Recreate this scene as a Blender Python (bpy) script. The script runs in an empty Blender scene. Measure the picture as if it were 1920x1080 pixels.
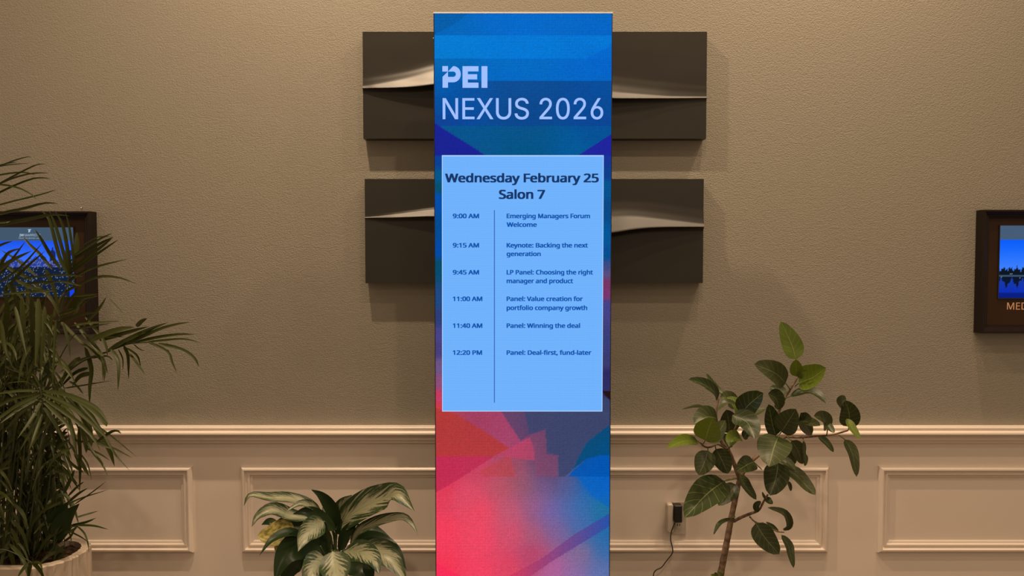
import bpy, math, random, os
import numpy as np
from mathutils import Vector, Matrix

random.seed(11)
C = bpy.context.scene.collection
scene = bpy.context.scene

# ------------------------------------------------------------------ camera, world, exposure
EYE = 1.5            # camera height
F = 1400.0           # focal length in pixels of a 1920 wide picture
PITCH = math.atan(52.0 / F)
D = 2.85             # distance of the wall
CEIL = 3.8
cam_d = bpy.data.cameras.new('camera')
cam_d.sensor_width = 36.0
cam_d.lens = 36.0 * F / 1920.0
cam_d.clip_start = 0.02
cam = bpy.data.objects.new('camera', cam_d)
cam.location = (0, 0, EYE)
cam.rotation_euler = (math.pi / 2 - PITCH, 0, 0)
C.objects.link(cam)
scene.camera = cam
scene.view_settings.view_transform = 'Standard'
scene.view_settings.look = 'None'
scene.view_settings.exposure = 0.0
scene.view_settings.gamma = 1.0
scene.view_settings.use_curve_mapping = False
world = bpy.data.worlds.new('world')
scene.world = world
world.use_nodes = True
world.node_tree.nodes['Background'].inputs[0].default_value = (1.0, 0.70, 0.45, 1)
world.node_tree.nodes['Background'].inputs[1].default_value = 0.44

LAMP = (1.0, 0.725, 0.47)


def downlight(x, y, power, size=2.5, blend=1.0, radius=0.03):
    l = bpy.data.lights.new('downlight', 'SPOT')
    l.energy = power
    l.color = LAMP
    l.spot_size = size
    l.spot_blend = blend
    l.shadow_soft_size = radius
    o = bpy.data.objects.new('downlight', l)
    o.location = (x, y, CEIL - 0.03)
    C.objects.link(o)


# row of ceiling downlights next to the wall, then further rows out into the lobby
for x, y, p in ((-2.4, D - 0.8, 34), (-0.78, D - 0.8, 205), (0.87, D - 0.8, 78), (1.45, D - 0.38, 130), (0.35, D - 1.5, 56), (1.9, D - 1.5, 42)):
    downlight(x, y, p)
for x, y, p in ((-1.6, 0.55, 38), (1.6, 0.55, 52), (0.0, -1.5, 330)):
    downlight(x, y, p, radius=0.08)


# ------------------------------------------------------------------ helpers
def lin(c):
    return tuple(((v / 255.0) / 12.92 if v / 255.0 <= 0.04045 else ((v / 255.0 + 0.055) / 1.055) ** 2.4) for v in c[:3])


CP, SP = math.cos(PITCH), math.sin(PITCH)


def at(px, py, Y):
    """point of the room at depth Y seen at a place of the 1920x1080 photograph"""
    u = (px - 960.0) / F
    v = (540.0 - py) / F
    dx, dy, dz = u, CP + SP * v, -SP + CP * v
    t = Y / dy
    return Vector((dx * t, Y, EYE + dz * t))


def to_px(x, y, z):
    dz = z - EYE
    fz = y * CP - dz * SP
    up = y * SP + dz * CP
    return 960.0 + F * x / fz, 540.0 - F * up / fz


def link(o, parent=None):
    C.objects.link(o)
    if parent is not None:
        o.parent = parent
        o.matrix_parent_inverse = Matrix.Translation(-parent_world(parent))
    return o


def parent_world(p):
    v = Vector(p.location)
    while p.parent is not None:
        v = v + p.matrix_parent_inverse.translation
        p = p.parent
        v = v + Vector(p.location)
    return v


def thing(name, label, cat, loc, group=None):
    o = bpy.data.objects.new(name, None)
    o.empty_display_size = 0.05
    o.location = loc
    C.objects.link(o)
    o['label'] = label
    o['category'] = cat
    if group:
        o['group'] = group
    return o


class MB:
    """collects geometry for one mesh object"""
    def __init__(self):
        self.v, self.f, self.uv, self.smooth, self.mi = [], [], [], [], []

    def add(self, verts, faces, smooth=False, uvs=None, mi=0):
        b = len(self.v)
        self.v += [tuple(p) for p in verts]
        for f in faces:
            self.f.append(tuple(b + i for i in f))
            self.smooth.append(smooth)
            self.mi.append(mi)
        self.uv += uvs if uvs else [(0, 0)] * len(verts)

    def box(self, a, b, bevel=0.0, mi=0):
        (x0, y0, z0), (x1, y1, z1) = [tuple(map(min, a, b)), tuple(map(max, a, b))]
        if bevel <= 0:
            vs = [(x, y, z) for z in (z0, z1) for y in (y0, y1) for x in (x0, x1)]
            self.add(vs, [(0, 2, 3, 1), (4, 5, 7, 6), (0, 1, 5, 4), (2, 6, 7, 3), (0, 4, 6, 2), (1, 3, 7, 5)], mi=mi)
            return
        e = bevel
        # rounded outline in the XZ plane, with chamfered front and back
        def ring(ins, y):
            out = []
            for cx, cz, a0 in ((x1 - e, z1 - e, 0), (x0 + e, z1 - e, 90), (x0 + e, z0 + e, 180), (x1 - e, z0 + e, 270)):
                for k in range(4):
                    an = math.radians(a0 + 30 * k)
                    out.append((cx + (e - ins) * math.cos(an), y, cz + (e - ins) * math.sin(an)))
            return out
        q = e * 0.45
        rs = [ring(q, y0), ring(0, y0 + q), ring(0, y1 - q), ring(q, y1)]
        n = len(rs[0])
        vs = [p for r in rs for p in r]
        fs = []
        for r in range(3):
            for i in range(n):
                j = (i + 1) % n
                fs.append((r * n + i, r * n + j, (r + 1) * n + j, (r + 1) * n + i))
        fs.append(tuple(range(n)))
        fs.append(tuple(reversed(range(3 * n, 4 * n))))
        self.add(vs, fs, mi=mi)

    def tube(self, pts, radii, n=10, cap=True, mi=0):
        pts = [Vector(p) for p in pts]
        m = len(pts)
        if not hasattr(radii, '__len__'):
            radii = [radii] * m
        ref = None
        vs, uvs = [], []
        for i, p in enumerate(pts):
            t = (pts[min(i + 1, m - 1)] - pts[max(i - 1, 0)])
            if t.length < 1e-9:
                t = Vector((0, 0, 1))
            t.normalize()
            if ref is None:
                ref = Vector((0, 1, 0)) if abs(t.y) < 0.8 else Vector((1, 0, 0))
            s = t.cross(ref).normalized()
            ref = s.cross(t).normalized()
            for k in range(n):
                a = 2 * math.pi * k / n
                vs.append(p + (s * math.cos(a) + ref * math.sin(a)) * radii[i])
                uvs.append((k / n, i / max(1, m - 1)))
        fs = []
        for i in range(m - 1):
            for k in range(n):
                j = (k + 1) % n
                fs.append((i * n + k, i * n + j, (i + 1) * n + j, (i + 1) * n + k))
        if cap:
            fs.append(tuple(reversed(range(n))))
            fs.append(tuple(range((m - 1) * n, m * n)))
        self.add(vs, fs, True, uvs, mi)

    def lathe(self, cx, cy, prof, n=48, sx=1.0, sy=1.0, flute=None, smooth=True, mi=0):
        vs = []
        for i, (r, z) in enumerate(prof):
            for k in range(n):
                a = 2 * math.pi * k / n
                rr = r
                if flute:
                    rr = r * (1 + flute[0] * math.cos(flute[1] * a))
                vs.append((cx + rr * sx * math.cos(a), cy + rr * sy * math.sin(a), z))
        fs = []
        for i in range(len(prof) - 1):
            for k in range(n):
                j = (k + 1) % n
                fs.append((i * n + k, i * n + j, (i + 1) * n + j, (i + 1) * n + k))
        fs.append(tuple(reversed(range(n))))
        fs.append(tuple(range((len(prof) - 1) * n, len(prof) * n)))
        self.add(vs, fs, smooth, mi=mi)

    def build(self, name, mats, parent=None):
        me = bpy.data.meshes.new(name)
        me.from_pydata(self.v, [], self.f)
        uvl = me.uv_layers.new(name='UVMap')
        li = np.zeros(len(me.loops), dtype=np.int32)
        me.loops.foreach_get('vertex_index', li)
        uva = np.array(self.uv, dtype=np.float32)[li].ravel()
        uvl.data.foreach_set('uv', uva)
        me.polygons.foreach_set('use_smooth', self.smooth)
        me.polygons.foreach_set('material_index', self.mi)
        for m in (mats if isinstance(mats, (list, tuple)) else [mats]):
            me.materials.append(m)
        me.update()
        o = bpy.data.objects.new(name, me)
        return link(o, parent)


def spline(pts, n):
    """Catmull-Rom through 3D points, n samples"""
    pts = [Vector(p) for p in pts]
    if len(pts) == 2:
        return [pts[0].lerp(pts[1], i / (n - 1)) for i in range(n)]
    P = [pts[0] * 2 - pts[1]] + pts + [pts[-1] * 2 - pts[-2]]
    seg = len(pts) - 1
    out = []
    for i in range(n):
        t = i / (n - 1) * seg
        k = min(int(t), seg - 1)
        u = t - k
        a, b, c, d = P[k], P[k + 1], P[k + 2], P[k + 3]
        out.append(0.5 * ((2 * b) + (c - a) * u + (2 * a - 5 * b + 4 * c - d) * u * u + (3 * b - a - 3 * c + d) * u ** 3))
    return out


# ------------------------------------------------------------------ materials
def mat(name, col, rough=0.5, metal=0.0, spec=0.5):
    m = bpy.data.materials.new(name)
    m.use_nodes = True
    b = m.node_tree.nodes['Principled BSDF']
    b.inputs['Base Color'].default_value = (*col, 1)
    b.inputs['Roughness'].default_value = rough
    b.inputs['Metallic'].default_value = metal
    b.inputs['Specular IOR Level'].default_value = spec
    return m


def N(m, typ, **kw):
    n = m.node_tree.nodes.new(typ)
    for k, v in kw.items():
        setattr(n, k, v)
    return n


def L(m, a, b):
    m.node_tree.links.new(a, b)


def bsdf(m):
    return m.node_tree.nodes['Principled BSDF']


def math_node(m, op, a, b=None, c=None):
    n = N(m, 'ShaderNodeMath', operation=op)
    for i, v in enumerate((a, b, c)):
        if v is None:
            continue
        if isinstance(v, (int, float)):
            n.inputs[i].default_value = v
        else:
            L(m, v, n.inputs[i])
    return n.outputs[0]


def mix_col(m, fac, a, b):
    n = N(m, 'ShaderNodeMix', data_type='RGBA')
    for sock, v in ((n.inputs[0], fac), (n.inputs[6], a), (n.inputs[7], b)):
        if isinstance(v, (int, float)):
            sock.default_value = v
        elif isinstance(v, tuple):
            sock.default_value = (*v[:3], 1)
        else:
            L(m, v, sock)
    return n.outputs[2]


def ramp(m, fac, stops):
    r = N(m, 'ShaderNodeValToRGB')
    els = r.color_ramp.elements
    while len(els) < len(stops):
        els.new(0.5)
    for e, (p, c) in zip(els, stops):
        e.position = p
        e.color = (*c, 1) if isinstance(c, tuple) else (c, c, c, 1)
    L(m, fac, r.inputs[0])
    return r.outputs[0]


# textured vinyl wall covering
m_wall = mat('textured_wall_covering', (0.288, 0.268, 0.222), 0.62, spec=0.35)
tc = N(m_wall, 'ShaderNodeTexCoord')
mp = N(m_wall, 'ShaderNodeMapping')
mp.inputs['Scale'].default_value = (0.8, 1, 1.25)
L(m_wall, tc.outputs['Object'], mp.inputs[0])
n1 = N(m_wall, 'ShaderNodeTexNoise')
n1.inputs['Scale'].default_value = 250
n1.inputs['Detail'].default_value = 2.5
n1.inputs['Roughness'].default_value = 0.5
L(m_wall, mp.outputs[0], n1.inputs['Vector'])
bp = N(m_wall, 'ShaderNodeBump')
bp.inputs['Strength'].default_value = 0.8
bp.inputs['Distance'].default_value = 0.0028
L(m_wall, n1.outputs['Fac'], bp.inputs['Height'])
L(m_wall, bp.outputs[0], bsdf(m_wall).inputs['Normal'])

m_wains = mat('satin_cream_paint', (0.80, 0.71, 0.635), 0.34, spec=0.5)
n2 = N(m_wains, 'ShaderNodeTexNoise')
n2.inputs['Scale'].default_value = 60
n2.inputs['Detail'].default_value = 3
tcw = N(m_wains, 'ShaderNodeTexCoord')
L(m_wains, tcw.outputs['Object'], n2.inputs['Vector'])
b2 = N(m_wains, 'ShaderNodeBump')
b2.inputs['Strength'].default_value = 0.06
b2.inputs['Distance'].default_value = 0.002
L(m_wains, n2.outputs['Fac'], b2.inputs['Height'])
L(m_wains, b2.outputs[0], bsdf(m_wains).inputs['Normal'])

m_ceiling = mat('ceiling_paint', (0.6, 0.57, 0.5), 0.8)
m_carpet = mat('carpet', (0.12, 0.09, 0.065), 0.95, spec=0.1)
nc = N(m_carpet, 'ShaderNodeTexNoise')
nc.inputs['Scale'].default_value = 14
nc.inputs['Detail'].default_value = 8
tcc = N(m_carpet, 'ShaderNodeTexCoord')
L(m_carpet, tcc.outputs['Object'], nc.inputs['Vector'])
L(m_carpet, ramp(m_carpet, nc.outputs['Fac'], [(0.3, (0.07, 0.05, 0.04)), (0.7, (0.17, 0.13, 0.09))]), bsdf(m_carpet).inputs['Base Color'])

m_silver = mat('brushed_aluminium', (0.78, 0.79, 0.82), 0.32, 1.0)
m_black = mat('black_plastic', (0.012, 0.012, 0.013), 0.4)
m_white = mat('white_plastic', (0.62, 0.55, 0.47), 0.35)
m_dgrey = mat('dark_metal', (0.05, 0.05, 0.055), 0.45, 0.6)


def wood(name, a, b, rough):
    m = mat(name, a, rough)
    t = N(m, 'ShaderNodeTexCoord')
    p = N(m, 'ShaderNodeMapping')
    p.inputs['Scale'].default_value = (30, 30, 3)
    L(m, t.outputs['Object'], p.inputs[0])
    n = N(m, 'ShaderNodeTexNoise')
    n.inputs['Scale'].default_value = 3
    n.inputs['Detail'].default_value = 6
    L(m, p.outputs[0], n.inputs['Vector'])
    L(m, mix_col(m, n.outputs['Fac'], a, b), bsdf(m).inputs['Base Color'])
    return m


m_espresso = wood('espresso_wood', (0.009, 0.005, 0.004), (0.016, 0.009, 0.006), 0.4)
bsdf(m_espresso).inputs['Specular IOR Level'].default_value = 0.25
m_copper = mat('bronze_panel', (0.040, 0.019, 0.008), 0.5, 0.1, spec=0.25)

# satin charcoal lacquer of the relief panels
m_relief = mat('satin_charcoal_lacquer', (0.018, 0.0165, 0.0125), 0.48, 0.0, spec=0.5)
nr = N(m_relief, 'ShaderNodeTexNoise')
nr.inputs['Scale'].default_value = 3.0
nr.inputs['Detail'].default_value = 4
tr = N(m_relief, 'ShaderNodeTexCoord')
mr = N(m_relief, 'ShaderNodeMapping')
mr.inputs['Scale'].default_value = (1.5, 1, 9)
L(m_relief, tr.outputs['Object'], mr.inputs[0])
L(m_relief, mr.outputs[0], nr.inputs['Vector'])
L(m_relief, ramp(m_relief, nr.outputs['Fac'], [(0.3, 0.385), (0.75, 0.44)]), bsdf(m_relief).inputs['Roughness'])


def emit(name, col, strength=1.0):
    m = mat(name, (0.0008, 0.0008, 0.0008), 0.5, spec=0.02)
    bsdf(m).inputs['Emission Color'].default_value = (*col, 1)
    bsdf(m).inputs['Emission Strength'].default_value = strength
    return m


def screen_mat(name, pitch=None, amp=0.12, rough=0.5):
    """a lit display: the picture is held in the mesh's colour layer"""
    m = mat(name, (0.0008, 0.0008, 0.0008), rough, spec=0.02)
    a = N(m, 'ShaderNodeVertexColor', layer_name='Picture')
    L(m, a.outputs[0], bsdf(m).inputs['Emission Color'])
    bsdf(m).inputs['Emission Strength'].default_value = 1.0
    if pitch:
        t = N(m, 'ShaderNodeTexCoord')
        s = N(m, 'ShaderNodeSeparateXYZ')
        L(m, t.outputs['Object'], s.inputs[0])
        wz = math_node(m, 'SINE', math_node(m, 'MULTIPLY', s.outputs[2], 2 * math.pi / pitch))
        wx = math_node(m, 'SINE', math_node(m, 'MULTIPLY', s.outputs[0], 2 * math.pi / pitch))
        nz = N(m, 'ShaderNodeTexNoise')
        nz.inputs['Scale'].default_value = 9
        nz.inputs['Detail'].default_value = 1
        L(m, t.outputs['Object'], nz.inputs['Vector'])
        k = math_node(m, 'MULTIPLY', nz.outputs['Fac'], amp)
        w = math_node(m, 'ADD', wz, math_node(m, 'MULTIPLY', wx, 0.5))
        st = math_node(m, 'MULTIPLY_ADD', w, k, 1.0)
        L(m, st, bsdf(m).inputs['Emission Strength'])
    return m


def plant_mat(name, kind, rough=0.38):
    m = mat(name, (0.05, 0.08, 0.02), rough, spec=0.45)
    uv = N(m, 'ShaderNodeUVMap')
    s = N(m, 'ShaderNodeSeparateXYZ')
    L(m, uv.outputs[0], s.inputs[0])
    U, V = s.outputs[0], s.outputs[1]
    au = math_node(m, 'ABSOLUTE', math_node(m, 'SUBTRACT', U, 0.5))
    oi = N(m, 'ShaderNodeObjectInfo')
    rnd = oi.outputs['Random']
    geo = N(m, 'ShaderNodeNewGeometry')
    if kind in ('fig', 'fig_lime_lit'):
        if kind == 'fig':
            base = mix_col(m, rnd, (0.026, 0.042, 0.010), (0.062, 0.074, 0.026))
            vein = (0.17, 0.20, 0.075)
            back = (0.085, 0.105, 0.05)
        else:
            base = mix_col(m, rnd, (0.125, 0.175, 0.012), (0.095, 0.145, 0.014))  # lime green, brightened to paint in light shining through the blade
            vein = (0.22, 0.26, 0.07)
            back = (0.10, 0.14, 0.03)
        mid = math_node(m, 'LESS_THAN', au, 0.016)
        fr = math_node(m, 'FRACT', math_node(m, 'MULTIPLY', math_node(m, 'SUBTRACT', V, math_node(m, 'MULTIPLY', au, 0.42)), 7.0))
        lat = math_node(m, 'LESS_THAN', math_node(m, 'ABSOLUTE', math_node(m, 'SUBTRACT', fr, 0.5)), 0.045)
        vv = math_node(m, 'MAXIMUM', mid, math_node(m, 'MULTIPLY', lat, 0.45))
        top = mix_col(m, vv, base, vein)
        col = mix_col(m, geo.outputs['Backfacing'], top, back)
    elif kind == 'silver':
        # silvery variegated blade: pale centre broken into streaks along the side veins, dark green margin
        cmb = N(m, 'ShaderNodeCombineXYZ')
        L(m, math_node(m, 'MULTIPLY', au, 3.0), cmb.inputs[0])
        L(m, math_node(m, 'MULTIPLY', math_node(m, 'SUBTRACT', V, math_node(m, 'MULTIPLY', au, 0.7)), 26.0), cmb.inputs[1])
        L(m, math_node(m, 'MULTIPLY', rnd, 30.0), cmb.inputs[2])
        nz = N(m, 'ShaderNodeTexNoise')
        nz.inputs['Scale'].default_value = 1.0
        nz.inputs['Detail'].default_value = 4.5
        nz.inputs['Roughness'].default_value = 0.75
        L(m, cmb.outputs[0], nz.inputs['Vector'])
        edge = math_node(m, 'MULTIPLY', au, 2.0)
        val = math_node(m, 'ADD', math_node(m, 'MULTIPLY', edge, 0.45), math_node(m, 'MULTIPLY_ADD', nz.outputs['Fac'], 1.9, -0.55))
        val = math_node(m, 'ADD', val, math_node(m, 'MULTIPLY', math_node(m, 'POWER', V, 6.0), 0.2))
        dk = mix_col(m, rnd, (0.018, 0.040, 0.010), (0.03, 0.055, 0.015))
        sil = mix_col(m, nz.outputs['Fac'], (0.36, 0.355, 0.24), (0.20, 0.225, 0.12))
        fac = ramp(m, val, [(0.60, 0.0), (0.70, 1.0)])
        top = mix_col(m, fac, sil, dk)
        mid = math_node(m, 'LESS_THAN', au, 0.012)
        top = mix_col(m, mid, top, (0.22, 0.27, 0.10))
        col = mix_col(m, geo.outputs['Backfacing'], top, (0.035, 0.055, 0.02))
    elif kind == 'yellowed':
        nz = N(m, 'ShaderNodeTexNoise')
        nz.inputs['Scale'].default_value = 7
        nz.inputs['Detail'].default_value = 3
        L(m, uv.outputs[0], nz.inputs['Vector'])
        col = mix_col(m, ramp(m, nz.outputs['Fac'], [(0.42, 0.0), (0.6, 1.0)]), (0.52, 0.43, 0.13), (0.20, 0.19, 0.04))
    elif kind == 'palm':
        st = math_node(m, 'ABSOLUTE', math_node(m, 'SINE', math_node(m, 'MULTIPLY', U, 9.4)))
        b = mix_col(m, rnd, (0.024, 0.036, 0.005), (0.044, 0.056, 0.009))
        col = mix_col(m, math_node(m, 'MULTIPLY', st, 0.3), b, (0.055, 0.062, 0.014))
        nz = N(m, 'ShaderNodeTexNoise')
        nz.inputs['Scale'].default_value = 1.7
        t = N(m, 'ShaderNodeTexCoord')
        L(m, t.outputs['Object'], nz.inputs['Vector'])
        col = mix_col(m, ramp(m, nz.outputs['Fac'], [(0.45, 0.0), (0.7, 0.5)]), col, (0.065, 0.070, 0.014))
        # dry tips
        col = mix_col(m, ramp(m, V, [(0.9, 0.0), (1.0, 0.7)]), col, (0.13, 0.09, 0.03))
    else:  # plain deep green
        col = mix_col(m, rnd, (0.012, 0.028, 0.008), (0.022, 0.04, 0.012))
    L(m, col, bsdf(m).inputs['Base Color'])
    # thin leaf: a little light passes through
    tr_ = N(m, 'ShaderNodeBsdfTranslucent')
    L(m, col, tr_.inputs[0])
    ms = N(m, 'ShaderNodeMixShader')
    ms.inputs[0].default_value = 0.18
    L(m, bsdf(m).outputs[0], ms.inputs[1])
    L(m, tr_.outputs[0], ms.inputs[2])
    L(m, ms.outputs[0], m.node_tree.nodes['Material Output'].inputs[0])
    return m


m_fig = plant_mat('fig_leaf', 'fig')
m_figy = plant_mat('lit_lime_fig_leaf', 'fig_lime_lit', 0.42)
m_silv = plant_mat('silver_leaf', 'silver', 0.36)
m_deep = plant_mat('deep_green_leaf', 'deep', 0.34)
bsdf(m_deep).inputs['Specular IOR Level'].default_value = 0.2
bsdf(m_fig).inputs['Specular IOR Level'].default_value = 0.36
m_yel = plant_mat('yellowed_leaf', 'yellowed', 0.5)
m_palm = plant_mat('palm_leaflet', 'palm', 0.42)
bsdf(m_palm).inputs['Specular IOR Level'].default_value = 0.25
m_petiole = mat('leaf_stalk', (0.10, 0.14, 0.035), 0.45)
m_pet_dark = mat('dark_leaf_stalk', (0.035, 0.06, 0.014), 0.45)
m_cane = mat('palm_cane', (0.035, 0.048, 0.012), 0.5)
m_soil = mat('potting_soil', (0.03, 0.018, 0.011), 0.95, spec=0.1)
ns = N(m_soil, 'ShaderNodeTexNoise')
ns.inputs['Scale'].default_value = 45
ns.inputs['Detail'].default_value = 6
tso = N(m_soil, 'ShaderNodeTexCoord')
L(m_soil, tso.outputs['Object'], ns.inputs['Vector'])
L(m_soil, ramp(m_soil, ns.outputs['Fac'], [(0.35, (0.012, 0.007, 0.005)), (0.62, (0.06, 0.034, 0.02)), (0.75, (0.12, 0.075, 0.05))]), bsdf(m_soil).inputs['Base Color'])
bs = N(m_soil, 'ShaderNodeBump')
bs.inputs['Strength'].default_value = 1.0
bs.inputs['Distance'].default_value = 0.01
L(m_soil, ns.outputs['Fac'], bs.inputs['Height'])
L(m_soil, bs.outputs[0], bsdf(m_soil).inputs['Normal'])
m_bark = mat('fig_bark', (0.12, 0.075, 0.045), 0.75)
nb = N(m_bark, 'ShaderNodeTexNoise')
nb.inputs['Scale'].default_value = 60
nb.inputs['Detail'].default_value = 6
tb = N(m_bark, 'ShaderNodeTexCoord')
L(m_bark, tb.outputs['Object'], nb.inputs['Vector'])
L(m_bark, ramp(m_bark, nb.outputs['Fac'], [(0.35, (0.09, 0.055, 0.034)), (0.65, (0.26, 0.17, 0.10))]), bsdf(m_bark).inputs['Base Color'])
bb = N(m_bark, 'ShaderNodeBump')
bb.inputs['Strength'].default_value = 0.5
bb.inputs['Distance'].default_value = 0.003
L(m_bark, nb.outputs['Fac'], bb.inputs['Height'])
L(m_bark, bb.outputs[0], bsdf(m_bark).inputs['Normal'])
m_planter = mat('cream_ceramic', (0.50, 0.42, 0.33), 0.5)

# ------------------------------------------------------------------ room shell
XL, XR, YF = -4.2, 4.2, -3.0
Z_RAIL = at(960, 797, D).z


def structure(o):
    o['kind'] = 'structure'
    return o


b = MB()
b.box((XL, D, 0), (XR, D + 0.12, Z_RAIL - 0.03), mi=1)
b.box((XL, D, Z_RAIL - 0.03), (XR, D + 0.12, CEIL), mi=0)
structure(b.build('wall_back', [m_wall, m_wains]))
b = MB(); b.box((XL - 0.1, YF - 0.1, -0.1), (XR + 0.1, D + 0.12, 0)); structure(b.build('floor', m_carpet))
b = MB(); b.box((XL - 0.1, YF - 0.1, CEIL), (XR + 0.1, D + 0.12, CEIL + 0.1)); structure(b.build('ceiling', m_ceiling))


def extrude_x(prof, x0, x1, name, m):
    """prof: (height, depth out of the wall)"""
    b = MB()
    n = len(prof)
    vs = [(x, D - d, z) for x in (x0, x1) for (z, d) in prof]
    fs = [(i, i + 1, n + i + 1, n + i) for i in range(n - 1)]
    fs += [tuple(range(n)), tuple(reversed(range(n, 2 * n)))]
    b.add(vs, fs)
    return structure(b.build(name, m))


zr = Z_RAIL
extrude_x([(zr, 0.0), (zr, .034), (zr - .003, .0375), (zr - .009, .0375), (zr - .0105, .035), (zr - .0125, .035), (zr - .0155, .043), (zr - .020, .048), (zr - .025, .049),
           (zr - .029, .046), (zr - .032, .034), (zr - .036, .025), (zr - .041, .021), (zr - .045, .021), (zr - .048, .024), (zr - .053, .024), (zr - .056, .018), (zr - .062, .013), (zr - .064, .014), (zr - .0665, .013), (zr - .069, 0.0)],
          XL, XR, 'trim_1', m_wains)
extrude_x([(0.14, 0), (0.14, 0.008), (0.13, 0.014), (0.11, 0.018), (0, 0.018), (0, 0)], XL, XR, 'baseboard_back', m_wains)

PANEL = [(0, 0), (0, .009), (.003, .013), (.010, .020), (.015, .020), (.0175, .011), (.021, .0075), (.024, .008), (.027, .0125), (.031, .013), (.034, .0115), (.0355, .006), (.041, .0055), (.045, .004), (.046, 0)]


def wall_panel(x0, z0, x1, z1, name):
    b = MB()
    rings = []
    for o, d in PANEL:
        rings.append([(x0 + o, D - d, z0 + o), (x1 - o, D - d, z0 + o), (x1 - o, D - d, z1 - o), (x0 + o, D - d, z1 - o)])
    vs = [p for r in rings for p in r]
    fs = []
    for r in range(len(rings) - 1):
        for i in range(4):
            j = (i + 1) % 4
            fs.append((r * 4 + i, r * 4 + j, (r + 1) * 4 + j, (r + 1) * 4 + i))
    b.add(vs, fs)
    return structure(b.build(name, m_wains))


c0, c1 = at(453, 873, D), at(1550, 1034.5, D)
pw = c1.x - c0.x
wall_panel(c0.x, c1.z, c1.x, c0.z, 'trim_3')
r0 = at(362, 873, D).x
wall_panel(r0 - pw, c1.z, r0, c0.z, 'trim_2')
l2 = at(1646, 873, D).x
wall_panel(l2, c1.z, l2 + pw, c0.z, 'trim_4')


# ------------------------------------------------------------------ lettering
FONT_DIR = os.path.join(bpy.utils.resource_path('LOCAL'), 'datafiles', 'fonts')


def font(fn):
    try:
        return bpy.data.fonts.load(os.path.join(FONT_DIR, fn))
    except Exception:
        return None


F_SANS = font('Inter.woff2')
F_HUM = font('NotoSansHebrew-Regular.woff2') or F_SANS


def text_mesh(body, fnt, bold):
    cu = bpy.data.curves.new('lettering', 'FONT')
    cu.body = body
    if fnt:
        cu.font = fnt
    cu.resolution_u = 4
    o = bpy.data.objects.new('lettering', cu)
    C.objects.link(o)
    bpy.context.view_layer.update()
    dg = bpy.context.evaluated_depsgraph_get()
    me = bpy.data.meshes.new_from_object(o.evaluated_get(dg))
    bpy.data.objects.remove(o)
    bpy.data.curves.remove(cu)
    return me


def bounds(me):
    co = np.zeros(len(me.vertices) * 3, dtype=np.float32)
    me.vertices.foreach_get('co', co)
    co = co.reshape(-1, 3)
    return co, co.min(0), co.max(0)


CAP = {}


def lettering(body, px0, px1, base, cap, Y, m, parent, fnt=None, bold=0.0, name='lettering'):
    """flat printed text between two picture columns on the plane at depth Y"""
    key = (id(fnt), bold)
    if key not in CAP:
        hm = text_mesh('H', fnt, bold)
        _, lo, hi = bounds(hm)
        CAP[key] = hi[1] - lo[1]
    me = text_mesh(body, fnt, bold)
    co, lo, hi = bounds(me)
    a, bb_ = at(px0, base, Y), at(px1, base, Y)
    top = at(px0, base - cap, Y)
    faces = [tuple(p.vertices) for p in me.polygons]
    bpy.data.meshes.remove(me)
    sx = (bb_.x - a.x) / (hi[0] - lo[0] + 2 * bold)
    sz = (top.z - a.z) / (CAP[key] + 2 * bold * 0.5)
    # heavier strokes: the same outline set several times around itself
    offs = [(0.0, 0.0)]
    if bold > 0:
        offs = [(bold * q, bold * 0.5 * r) for q, r in ((-1, -1), (-1, 1), (1, -1), (1, 1), (0, 0))]
    vs, fs = [], []
    for k, (ox, oy) in enumerate(offs):
        n0 = len(vs)
        for c in co:
            vs.append((a.x + (c[0] - lo[0] + bold + ox) * sx, Y - 0.00004 * k, a.z + (c[1] + bold * 0.5 + oy) * sz))
        fs += [tuple(n0 + i for i in f) for f in faces]
    me = bpy.data.meshes.new(name)
    me.from_pydata(vs, [], fs)
    me.materials.append(m)
    me.update()
    o = bpy.data.objects.new(name, me)
    return link(o, parent)


def px_poly(b, pts, Y):
    b.add([at(x, y, Y) for x, y in pts], [tuple(range(len(pts)))])


def picture_grid(x0, z0, x1, z1, Y, nx, nz, colour, m, name, parent):
    """one flat screen; colour(px, py arrays) gives the displayed sRGB picture"""
    xs = np.linspace(x0, x1, nx + 1)
    zs = np.linspace(z0, z1, nz + 1)
    X, Z = np.meshgrid(xs, zs)
    co = np.stack([X, np.full_like(X, Y), Z], -1).reshape(-1, 3)
    idx = np.arange((nx + 1) * (nz + 1)).reshape(nz + 1, nx + 1)
    q = np.stack([idx[:-1, :-1], idx[:-1, 1:], idx[1:, 1:], idx[1:, :-1]], -1).reshape(-1, 4)
    me = bpy.data.meshes.new(name)
    me.from_pydata(co.tolist(), [], q.tolist())
    fz = Y * CP - (Z - EYE) * SP
    PX = 960 + F * X / fz
    PY = 540 - F * (Y * SP + (Z - EYE) * CP) / fz
    rgb = np.clip(colour(PX, PY), 0, 255) / 255.0
    rgb = np.where(rgb <= 0.04045, rgb / 12.92, ((rgb + 0.055) / 1.055) ** 2.4)
    col = np.ones((co.shape[0], 4), dtype=np.float32)
    col[:, :3] = rgb.reshape(-1, 3)
    a = me.color_attributes.new('Picture', 'FLOAT_COLOR', 'POINT')
    a.data.foreach_set('color', col.ravel())
    me.materials.append(m)
    me.update()
    o = bpy.data.objects.new(name, me)
    return link(o, parent)


def inside(PX, PY, poly):
    r = np.zeros(PX.shape, dtype=bool)
    n = len(poly)
    for i in range(n):
        x0, y0 = poly[i]
        x1, y1 = poly[(i + 1) % n]
        if y0 == y1:
            continue
        c = ((y0 > PY) != (y1 > PY)) & (PX < (x1 - x0) * (PY - y0) / (y1 - y0) + x0)
        r ^= c
    return r


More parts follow.
